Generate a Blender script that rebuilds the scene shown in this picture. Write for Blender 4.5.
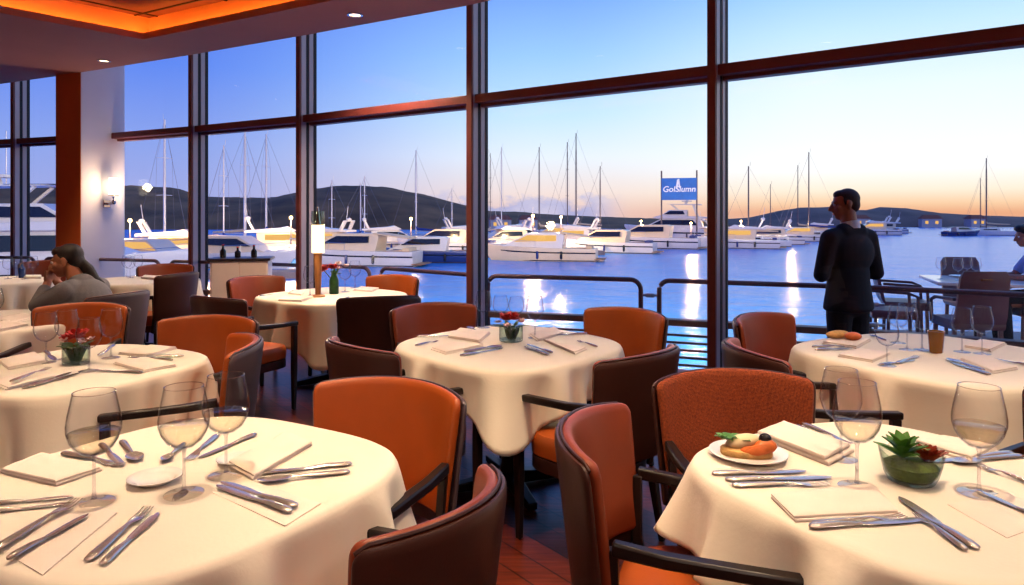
import bpy, bmesh, math, random
from mathutils import Vector, Matrix, noise

for _o in list(bpy.data.objects): bpy.data.objects.remove(_o)
SC = bpy.context.scene
COL = SC.collection
PI = math.pi
R = math.radians

# ------------------------------------------------------------------ camera
FPX, HZ, CAMZ = 700.0, 214.0, 1.45          # focal length in pixels, horizon row, eye height
cam_data = bpy.data.cameras.new('camera')
cam_data.sensor_width = 36.0
cam_data.sensor_fit = 'HORIZONTAL'
cam_data.lens = FPX / 1024.0 * 36.0
cam_data.shift_y = -(292.5 - HZ) / 1024.0
cam_data.clip_start, cam_data.clip_end = 0.05, 3000
cam = bpy.data.objects.new('camera', cam_data)
cam.location = (0, 0, CAMZ)
cam.rotation_euler = (PI / 2, 0, 0)
COL.objects.link(cam)
SC.camera = cam
SC.view_settings.view_transform = 'Standard'
SC.view_settings.look = 'None'
SC.view_settings.exposure = 0.25
SC.view_settings.gamma = 1.0
SC.view_settings.use_curve_mapping = False
try:
    SC.cycles.max_bounces = 8
    SC.cycles.transparent_max_bounces = 24
    SC.cycles.transmission_bounces = 6
    SC.cycles.caustics_reflective = False
    SC.cycles.caustics_refractive = False
    SC.cycles.sample_clamp_indirect = 4.0
except Exception:
    pass


def srgb(r, g, b):
    f = lambda c: (c / 255 / 12.92) if c / 255 <= 0.04045 else ((c / 255 + 0.055) / 1.055) ** 2.4
    return (f(r), f(g), f(b), 1.0)


# ------------------------------------------------------------------ sky (dusk, sun just set to the right)
def make_world():
    w = bpy.data.worlds.new('dusk_sky'); SC.world = w
    w.use_nodes = True
    nt = w.node_tree; N = nt.nodes; L = nt.links
    N.clear()
    out = N.new('ShaderNodeOutputWorld'); bg = N.new('ShaderNodeBackground')
    bg.inputs['Strength'].default_value = 0.98
    tc = N.new('ShaderNodeTexCoord'); sep = N.new('ShaderNodeSeparateXYZ')
    L.new(tc.outputs['Generated'], sep.inputs[0])

    def ramp(stops):
        rp = N.new('ShaderNodeValToRGB'); e = rp.color_ramp.elements
        while len(e) < len(stops): e.new(0.5)
        for k, (p, c) in enumerate(stops):
            e[k].position = p; e[k].color = srgb(*c)
        return rp
    mz = N.new('ShaderNodeMapRange'); mz.inputs[1].default_value = -0.02; mz.inputs[2].default_value = 0.48
    L.new(sep.outputs['Z'], mz.inputs[0])
    right = ramp([(0.0, (222, 166, 138)), (0.045, (232, 168, 128)), (0.068, (246, 204, 162)), (0.10, (252, 234, 208)), (0.16, (253, 252, 248)),
                  (0.36, (232, 246, 252)), (0.50, (196, 230, 254)), (0.64, (150, 202, 254)), (1.0, (112, 166, 250))])
    mid = ramp([(0.0, (225, 185, 175)), (0.05, (232, 200, 190)), (0.10, (240, 220, 212)), (0.20, (230, 238, 246)),
                (0.32, (196, 228, 252)), (0.48, (156, 202, 255)), (0.62, (126, 172, 254)), (1.0, (92, 142, 246))])
    left = ramp([(0.0, (150, 155, 205)), (0.08, (158, 166, 218)), (0.22, (138, 160, 226)), (0.42, (94, 134, 232)),
                 (0.65, (74, 110, 222)), (1.0, (60, 96, 214))])
    for rp in (right, mid, left): L.new(mz.outputs[0], rp.inputs[0])
    m1 = N.new('ShaderNodeMapRange'); m1.interpolation_type = 'SMOOTHSTEP'
    m1.inputs[1].default_value = -0.46; m1.inputs[2].default_value = 0.06
    m2 = N.new('ShaderNodeMapRange'); m2.interpolation_type = 'SMOOTHSTEP'
    m2.inputs[1].default_value = 0.05; m2.inputs[2].default_value = 0.42
    L.new(sep.outputs['X'], m1.inputs[0]); L.new(sep.outputs['X'], m2.inputs[0])
    x1 = N.new('ShaderNodeMix'); x1.data_type = 'RGBA'; x2 = N.new('ShaderNodeMix'); x2.data_type = 'RGBA'
    L.new(m1.outputs[0], x1.inputs[0]); L.new(left.outputs[0], x1.inputs[6]); L.new(mid.outputs[0], x1.inputs[7])
    L.new(m2.outputs[0], x2.inputs[0]); L.new(x1.outputs[2], x2.inputs[6]); L.new(right.outputs[0], x2.inputs[7])
    # low bank of lilac clouds
    mp = N.new('ShaderNodeMapping'); mp.inputs['Scale'].default_value = (14, 14, 30)
    L.new(tc.outputs['Generated'], mp.inputs[0])
    nz = N.new('ShaderNodeTexNoise'); nz.inputs['Scale'].default_value = 1.0; nz.inputs['Detail'].default_value = 6; nz.inputs['Roughness'].default_value = 0.6
    L.new(mp.outputs[0], nz.inputs['Vector'])
    # threshold falls with height so the bank has a lumpy top
    hz = N.new('ShaderNodeMapRange'); hz.inputs[1].default_value = 0.0; hz.inputs[2].default_value = 0.05
    hz.inputs[3].default_value = 0.26; hz.inputs[4].default_value = 0.72
    L.new(sep.outputs['Z'], hz.inputs[0])
    sb = N.new('ShaderNodeMath'); sb.operation = 'SUBTRACT'; L.new(nz.outputs[0], sb.inputs[0]); L.new(hz.outputs[0], sb.inputs[1])
    st = N.new('ShaderNodeMapRange'); st.inputs[1].default_value = 0.0; st.inputs[2].default_value = 0.10; L.new(sb.outputs[0], st.inputs[0])
    xa = N.new('ShaderNodeMapRange'); xa.interpolation_type = 'SMOOTHSTEP'; xa.inputs[1].default_value = 0.10; xa.inputs[2].default_value = 0.17; xa.inputs[3].default_value = 0.85; xa.inputs[4].default_value = 0.0
    L.new(sep.outputs['X'], xa.inputs[0])
    xb = N.new('ShaderNodeMapRange'); xb.interpolation_type = 'SMOOTHSTEP'; xb.inputs[1].default_value = -0.30; xb.inputs[2].default_value = -0.12
    L.new(sep.outputs['X'], xb.inputs[0])
    ml = N.new('ShaderNodeMath'); ml.operation = 'MULTIPLY'; L.new(st.outputs[0], ml.inputs[0]); L.new(xa.outputs[0], ml.inputs[1])
    ml2 = N.new('ShaderNodeMath'); ml2.operation = 'MULTIPLY'; L.new(ml.outputs[0], ml2.inputs[0]); L.new(xb.outputs[0], ml2.inputs[1])
    ccol = N.new('ShaderNodeValToRGB')
    ccol.color_ramp.elements[0].color = srgb(150, 158, 208); ccol.color_ramp.elements[1].color = srgb(214, 208, 226)
    ccol.color_ramp.elements[0].position = 0.35; ccol.color_ramp.elements[1].position = 0.75
    L.new(nz.outputs[0], ccol.inputs[0])
    x3 = N.new('ShaderNodeMix'); x3.data_type = 'RGBA'
    L.new(ml2.outputs[0], x3.inputs[0]); L.new(x2.outputs[2], x3.inputs[6]); L.new(ccol.outputs[0], x3.inputs[7])
    L.new(x3.outputs[2], bg.inputs['Color']); L.new(bg.outputs[0], out.inputs[0])


make_world()


# ------------------------------------------------------------------ measuring: a row of a surface of known height gives its distance
def at(px, py, z):
    d = (CAMZ - z) * FPX / (py - HZ)
    return Vector(((px - 512.0) / FPX * d, d, z))


def atd(px, d, z=0.0):
    return Vector(((px - 512.0) / FPX * d, d, z))


# ------------------------------------------------------------------ objects
def tag(o, label=None, cat=None, group=None, kind=None):
    if label: o['label'] = label
    if cat: o['category'] = cat
    if group: o['group'] = group
    if kind: o['kind'] = kind
    return o


def thing(name, label, cat, loc=(0, 0, 0), rz=0.0, group=None, scale=1.0):
    o = bpy.data.objects.new(name, None); COL.objects.link(o)
    o.empty_display_size = 0.1
    o.location = loc; o.rotation_euler = (0, 0, rz); o.scale = (scale,) * 3
    return tag(o, label, cat, group)


def kids(o): return list(o.children)


def dup(root, loc=None, rz=None, label=None, group=None, scale=None):
    r = root.copy(); COL.objects.link(r)
    if loc is not None: r.location = loc
    if rz is not None: r.rotation_euler = (0, 0, rz)
    if scale is not None: r.scale = (scale,) * 3 if isinstance(scale, (int, float)) else scale
    if label: r['label'] = label
    if group: r['group'] = group
    for ch in kids(root):
        c = ch.copy(); COL.objects.link(c); c.parent = r
        for g in kids(ch):
            e = g.copy(); COL.objects.link(e); e.parent = c
    return r


class MB:
    """a mesh under construction"""
    def __init__(s): s.v = []; s.f = []

    def add(s, vs, fs):
        n = len(s.v); s.v += [tuple(v) for v in vs]; s.f += [tuple(i + n for i in f) for f in fs]; return s

    def box(s, c, d, rz=0.0, m=None):
        x, y, z = (k / 2 for k in d); c = Vector(c)
        M = m if m is not None else Matrix.Rotation(rz, 3, 'Z')
        vs = [c + M @ Vector((a * x, b * y, e * z)) for a, b, e in
              ((-1, -1, -1), (1, -1, -1), (1, 1, -1), (-1, 1, -1), (-1, -1, 1), (1, -1, 1), (1, 1, 1), (-1, 1, 1))]
        return s.add(vs, [(0, 3, 2, 1), (4, 5, 6, 7), (0, 1, 5, 4), (1, 2, 6, 5), (2, 3, 7, 6), (3, 0, 4, 7)])

    def loops(s, rings, cap0=True, cap1=True, closed=True):
        n = len(rings[0]); vs = [p for r in rings for p in r]; fs = []
        for i in range(len(rings) - 1):
            for j in range(n if closed else n - 1):
                k = (j + 1) % n
                fs.append((i * n + j, i * n + k, (i + 1) * n + k, (i + 1) * n + j))
        if cap0: fs.append(tuple(reversed(range(n))))
        if cap1: fs.append(tuple((len(rings) - 1) * n + j for j in range(n)))
        return s.add(vs, fs)

    def lathe(s, prof, c=(0, 0, 0), n=24, cap0=True, cap1=True, wob=None):
        rings = []
        for (r, z) in prof:
            ring = []
            for k in range(n):
                a = 2 * PI * k / n; rr = r * (1 + (wob(a, z) if wob else 0))
                ring.append((c[0] + rr * math.cos(a), c[1] + rr * math.sin(a), c[2] + z))
            rings.append(ring)
        return s.loops(rings, cap0, cap1)

    def tube(s, pts, r, n=8, flat=None, up=(0, 0, 1)):
        pts = [Vector(p) for p in pts]; rings = []
        for i, p in enumerate(pts):
            t = (pts[min(i + 1, len(pts) - 1)] - pts[max(i - 1, 0)])
            t = t.normalized() if t.length > 1e-9 else Vector((0, 0, 1))
            u = Vector(up)
            if abs(t.dot(u)) > 0.95: u = Vector((1, 0, 0)) if abs(t.x) < 0.9 else Vector((0, 1, 0))
            a = t.cross(u).normalized(); b = a.cross(t).normalized()
            rr = r[i] if isinstance(r, (list, tuple)) else r
            ra, rb = rr, rr * (flat if flat else 1)
            rings.append([p + a * (ra * math.cos(2 * PI * k / n)) + b * (rb * math.sin(2 * PI * k / n)) for k in range(n)])
        return s.loops(rings)

    def bar(s, pts, w, h, up=(0, 0, 1)):
        """rectangular section along a path; w across, h along up"""
        pts = [Vector(p) for p in pts]; rings = []
        for i, p in enumerate(pts):
            t = (pts[min(i + 1, len(pts) - 1)] - pts[max(i - 1, 0)]).normalized()
            u = Vector(up)
            if abs(t.dot(u)) > 0.95: u = Vector((0, 1, 0))
            a = t.cross(u).normalized(); b = a.cross(t).normalized()
            ww = w[i] if isinstance(w, (list, tuple)) else w
            hh = h[i] if isinstance(h, (list, tuple)) else h
            rings.append([p + a * (x * ww / 2) + b * (y * hh / 2) for x, y in ((-1, -1), (1, -1), (1, 1), (-1, 1))])
        return s.loops(rings)

    def prism(s, poly, z0, z1):
        n = len(poly)
        vs = [(p[0], p[1], z0) for p in poly] + [(p[0], p[1], z1) for p in poly]
        fs = [tuple(reversed(range(n))), tuple(range(n, 2 * n))] + [(i, (i + 1) % n, n + (i + 1) % n, n + i) for i in range(n)]
        return s.add(vs, fs)

    def side_prism(s, prof, y0, y1, top_in=0.0):
        """profile in the XZ plane extruded along Y"""
        n = len(prof); zs = [p[1] for p in prof]; za, zb = min(zs), max(zs)
        k = lambda z: top_in * (z - za) / max(zb - za, 1e-6)
        vs = [(p[0], y0 + k(p[1]), p[1]) for p in prof] + [(p[0], y1 - k(p[1]), p[1]) for p in prof]
        fs = [tuple(range(n)), tuple(reversed(range(n, 2 * n)))] + [(i, n + i, n + (i + 1) % n, (i + 1) % n) for i in range(n)]
        return s.add(vs, fs)

    def ball(s, c, r, nu=12, nv=8, m=None):
        c = Vector(c); rr = (r, r, r) if isinstance(r, (int, float)) else r
        rings = []
        for i in range(nv + 1):
            ph = PI * i / nv; ring = []
            sr = max(math.sin(ph), 0.02)
            for k in range(nu):
                a = 2 * PI * k / nu
                p = Vector((rr[0] * sr * math.cos(a), rr[1] * sr * math.sin(a), -rr[2] * math.cos(ph)))
                ring.append(c + (m @ p if m is not None else p))
            rings.append(ring)
        return s.loops(rings)

    def cap(s, p0, r0, p1, r1, n=14):
        """tapered capsule"""
        p0, p1 = Vector(p0), Vector(p1); t = (p1 - p0); L = t.length; t = t / L if L > 1e-9 else Vector((0, 0, 1))
        u = Vector((0, 0, 1)) if abs(t.z) < 0.9 else Vector((1, 0, 0))
        a = t.cross(u).normalized(); b = a.cross(t)
        rings = []
        for i in range(6):
            ph = PI / 2 * (1 - i / 5); rr = max(r0 * math.cos(ph), r0 * 0.03)
            rings.append([p0 - t * (r0 * math.sin(ph)) + (a * math.cos(2 * PI * k / n) + b * math.sin(2 * PI * k / n)) * rr for k in range(n)])
        for i in range(6):
            ph = PI / 2 * (i / 5); rr = max(r1 * math.cos(ph), r1 * 0.03)
            rings.append([p1 + t * (r1 * math.sin(ph)) + (a * math.cos(2 * PI * k / n) + b * math.sin(2 * PI * k / n)) * rr for k in range(n)])
        return s.loops(rings)

    def mesh(s, name, smooth=40):
        me = bpy.data.meshes.new(name); me.from_pydata(s.v, [], s.f); me.validate(); me.update()
        bm = bmesh.new(); bm.from_mesh(me); bmesh.ops.recalc_face_normals(bm, faces=bm.faces); bm.to_mesh(me); bm.free()
        if smooth:
            me.shade_smooth(); me.set_sharp_from_angle(angle=R(smooth))
        return me

    def obj(s, name, m, parent=None, bevel=0.0, seg=2, smooth=40, label=None, subd=0):
        o = bpy.data.objects.new(name, s.mesh(name, smooth)); COL.objects.link(o)
        if m is not None: o.data.materials.append(m)
        if parent is not None: o.parent = parent
        if bevel:
            b = o.modifiers.new('bevel', 'BEVEL'); b.width = bevel; b.segments = seg; b.limit_method = 'ANGLE'; b.angle_limit = R(35)
        if subd:
            q = o.modifiers.new('sub', 'SUBSURF'); q.levels = subd; q.render_levels = subd
        if label: o['label'] = label
        return o


def struct(o): o['kind'] = 'structure'; return o


# ------------------------------------------------------------------ materials
def mat(name, col, rough=0.5, metal=0.0, var=0.0, scale=8.0, bump=0.0, bscale=None, emit=None, estr=0.0, sheen=0.0, spec=0.5, coat=0.0, trans=0.0, ior=1.45, stretch=None):
    m = bpy.data.materials.new(name); m.use_nodes = True
    nt = m.node_tree; N = nt.nodes; L = nt.links; p = N['Principled BSDF']
    c = srgb(*col)
    p.inputs['Base Color'].default_value = c
    p.inputs['Roughness'].default_value = rough; p.inputs['Metallic'].default_value = metal
    p.inputs['Specular IOR Level'].default_value = spec
    p.inputs['Sheen Weight'].default_value = sheen; p.inputs['Coat Weight'].default_value = coat
    p.inputs['Transmission Weight'].default_value = trans; p.inputs['IOR'].default_value = ior
    tc = N.new('ShaderNodeTexCoord'); mp = N.new('ShaderNodeMapping'); L.new(tc.outputs['Object'], mp.inputs[0])
    if stretch: mp.inputs['Scale'].default_value = stretch
    nz = N.new('ShaderNodeTexNoise'); nz.inputs['Scale'].default_value = scale; nz.inputs['Detail'].default_value = 4
    L.new(mp.outputs[0], nz.inputs['Vector'])
    if var:
        rp = N.new('ShaderNodeValToRGB')
        rp.color_ramp.elements[0].position = 0.3; rp.color_ramp.elements[1].position = 0.7
        rp.color_ramp.elements[0].color = tuple(x * (1 - var) for x in c[:3]) + (1,)
        rp.color_ramp.elements[1].color = tuple(min(1, x * (1 + var)) for x in c[:3]) + (1,)
        L.new(nz.outputs[0], rp.inputs[0]); L.new(rp.outputs[0], p.inputs['Base Color'])
    if bump:
        bs = N.new('ShaderNodeTexNoise'); bs.inputs['Scale'].default_value = bscale or scale * 4; bs.inputs['Detail'].default_value = 3
        L.new(mp.outputs[0], bs.inputs['Vector'])
        b = N.new('ShaderNodeBump'); b.inputs['Strength'].default_value = bump; b.inputs['Distance'].default_value = 0.01
        L.new(bs.outputs[0], b.inputs['Height']); L.new(b.outputs[0], p.inputs['Normal'])
    if emit:
        p.inputs['Emission Color'].default_value = srgb(*emit); p.inputs['Emission Strength'].default_value = estr
    return m


def woven(name, c1, c2, scale=300):
    m = mat(name, c1, 0.85, bump=0.0)
    nt = m.node_tree; N = nt.nodes; L = nt.links; p = N['Principled BSDF']
    tc = N['Texture Coordinate']
    ws = []
    for d in ('X', 'Z'):
        w = N.new('ShaderNodeTexWave'); w.wave_type = 'BANDS'; w.bands_direction = d
        w.inputs['Scale'].default_value = scale / 6.0; w.inputs['Distortion'].default_value = 2.5; w.inputs['Detail'].default_value = 2; w.inputs['Detail Scale'].default_value = 3
        L.new(tc.outputs['Object'], w.inputs['Vector']); ws.append(w)
    mu = N.new('ShaderNodeMath'); mu.operation = 'MULTIPLY'; L.new(ws[0].outputs[1], mu.inputs[0]); L.new(ws[1].outputs[1], mu.inputs[1])
    nz = N.new('ShaderNodeTexNoise'); nz.inputs['Scale'].default_value = 130; L.new(tc.outputs['Object'], nz.inputs['Vector'])
    ad = N.new('ShaderNodeMath'); ad.operation = 'MULTIPLY_ADD'; ad.inputs[1].default_value = 0.8; L.new(nz.outputs[0], ad.inputs[0]); L.new(mu.outputs[0], ad.inputs[2])
    rp = N.new('ShaderNodeValToRGB'); rp.color_ramp.elements[0].color = srgb(*c2); rp.color_ramp.elements[1].color = srgb(*c1)
    rp.color_ramp.elements[0].position = 0.28; rp.color_ramp.elements[1].position = 0.85
    L.new(ad.outputs[0], rp.inputs[0]); L.new(rp.outputs[0], p.inputs['Base Color'])
    b = N.new('ShaderNodeBump'); b.inputs['Strength'].default_value = 0.5; b.inputs['Distance'].default_value = 0.004
    L.new(ad.outputs[0], b.inputs['Height']); L.new(b.outputs[0], p.inputs['Normal'])
    return m


def clear_glass(name, tint=(255, 255, 255), edge=0.55, base=0.05, rough=0.0, blend=0.25, dark=0.55):
    """thin glass: see-through with a sharper reflection at glancing angles"""
    m = bpy.data.materials.new(name); m.use_nodes = True
    nt = m.node_tree; N = nt.nodes; L = nt.links; N.clear()
    out = N.new('ShaderNodeOutputMaterial'); tr = N.new('ShaderNodeBsdfTransparent'); gl = N.new('ShaderNodeBsdfGlossy')
    gl.inputs['Roughness'].default_value = rough
    lw = N.new('ShaderNodeLayerWeight'); lw.inputs['Blend'].default_value = 0.5
    p4 = N.new('ShaderNodeMath'); p4.operation = 'POWER'; p4.inputs[1].default_value = 1.0 / blend; L.new(lw.outputs['Facing'], p4.inputs[0])
    mr = N.new('ShaderNodeMapRange'); mr.inputs[3].default_value = base; mr.inputs[4].default_value = edge
    L.new(p4.outputs[0], mr.inputs[0])
    # light crosses more glass at the turning edges, so the outline reads darker
    tm = N.new('ShaderNodeMix'); tm.data_type = 'RGBA'; c0 = srgb(*tint)
    tm.inputs[6].default_value = c0; tm.inputs[7].default_value = tuple(x * dark for x in c0[:3]) + (1,)
    lw2 = N.new('ShaderNodeLayerWeight'); lw2.inputs['Blend'].default_value = 0.5
    pw = N.new('ShaderNodeMath'); pw.operation = 'POWER'; pw.inputs[1].default_value = 4.0
    L.new(lw2.outputs['Facing'], pw.inputs[0]); L.new(pw.outputs[0], tm.inputs[0]); L.new(tm.outputs[2], tr.inputs[0])
    mx = N.new('ShaderNodeMixShader'); L.new(mr.outputs[0], mx.inputs[0]); L.new(tr.outputs[0], mx.inputs[1]); L.new(gl.outputs[0], mx.inputs[2])
    L.new(mx.outputs[0], out.inputs[0])
    return m


def emissive(name, col, s):
    m = bpy.data.materials.new(name); m.use_nodes = True
    nt = m.node_tree; N = nt.nodes; L = nt.links; N.clear()
    out = N.new('ShaderNodeOutputMaterial'); e = N.new('ShaderNodeEmission'); e.inputs[0].default_value = srgb(*col); e.inputs[1].default_value = s
    L.new(e.outputs[0], out.inputs[0]); return m


def floor_mat():
    m = mat('dark_wood_planks', (70, 30, 22), 0.32, spec=0.5)
    nt = m.node_tree; N = nt.nodes; L = nt.links; p = N['Principled BSDF']
    tc = N['Texture Coordinate']; mp = N['Mapping']; mp.inputs['Rotation'].default_value = (0, 0, R(52))
    br = N.new('ShaderNodeTexBrick'); br.inputs['Scale'].default_value = 1.0
    br.inputs['Brick Width'].default_value = 1.3; br.inputs['Row Height'].default_value = 0.125; br.inputs['Mortar Size'].default_value = 0.004
    br.inputs['Color1'].default_value = srgb(112, 46, 26); br.inputs['Color2'].default_value = srgb(64, 26, 18); br.inputs['Mortar'].default_value = srgb(18, 9, 8)
    L.new(mp.outputs[0], br.inputs['Vector'])
    m2 = N.new('ShaderNodeMapping'); m2.inputs['Rotation'].default_value = (0, 0, R(52)); m2.inputs['Scale'].default_value = (2.0, 26, 1)
    L.new(tc.outputs['Object'], m2.inputs[0])
    nz = N.new('ShaderNodeTexNoise'); nz.inputs['Scale'].default_value = 1.6; nz.inputs['Detail'].default_value = 6; L.new(m2.outputs[0], nz.inputs['Vector'])
    rp = N.new('ShaderNodeValToRGB'); rp.color_ramp.elements[0].position = 0.3; rp.color_ramp.elements[1].position = 0.75
    rp.color_ramp.elements[0].color = (0.35, 0.3, 0.3, 1); rp.color_ramp.elements[1].color = (1.35, 1.25, 1.2, 1)
    L.new(nz.outputs[0], rp.inputs[0])
    mx = N.new('ShaderNodeMix'); mx.data_type = 'RGBA'; mx.blend_type = 'MULTIPLY'; mx.inputs[0].default_value = 1.0
    L.new(br.outputs[0], mx.inputs[6]); L.new(rp.outputs[0], mx.inputs[7]); L.new(mx.outputs[2], p.inputs['Base Color'])
    b = N.new('ShaderNodeBump'); b.inputs['Strength'].default_value = 0.25; b.inputs['Distance'].default_value = 0.004
    L.new(nz.outputs[0], b.inputs['Height']); L.new(b.outputs[0], p.inputs['Normal'])
    return m


def water_mat():
    m = mat('harbour_water', (46, 142, 218), 0.22, spec=0.5, ior=1.33)
    nt = m.node_tree; N = nt.nodes; L = nt.links; p = N['Principled BSDF']
    tc = N['Texture Coordinate']
    hs = []
    for sc, st in ((0.25, (1.0, 1.6, 1)), (1.1, (0.8, 1.6, 1))):
        mp = N.new('ShaderNodeMapping'); mp.inputs['Scale'].default_value = st; L.new(tc.outputs['Object'], mp.inputs[0])
        nz = N.new('ShaderNodeTexNoise'); nz.inputs['Scale'].default_value = sc; nz.inputs['Detail'].default_value = 3; L.new(mp.outputs[0], nz.inputs['Vector']); hs.append(nz)
    ad = N.new('ShaderNodeMath'); ad.operation = 'MULTIPLY_ADD'; ad.inputs[1].default_value = 0.35
    L.new(hs[1].outputs[0], ad.inputs[0]); L.new(hs[0].outputs[0], ad.inputs[2])
    b = N.new('ShaderNodeBump'); b.inputs['Strength'].default_value = 0.8; b.inputs['Distance'].default_value = 0.4
    L.new(ad.outputs[0], b.inputs['Height']); L.new(b.outputs[0], p.inputs['Normal'])
    return m


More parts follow.
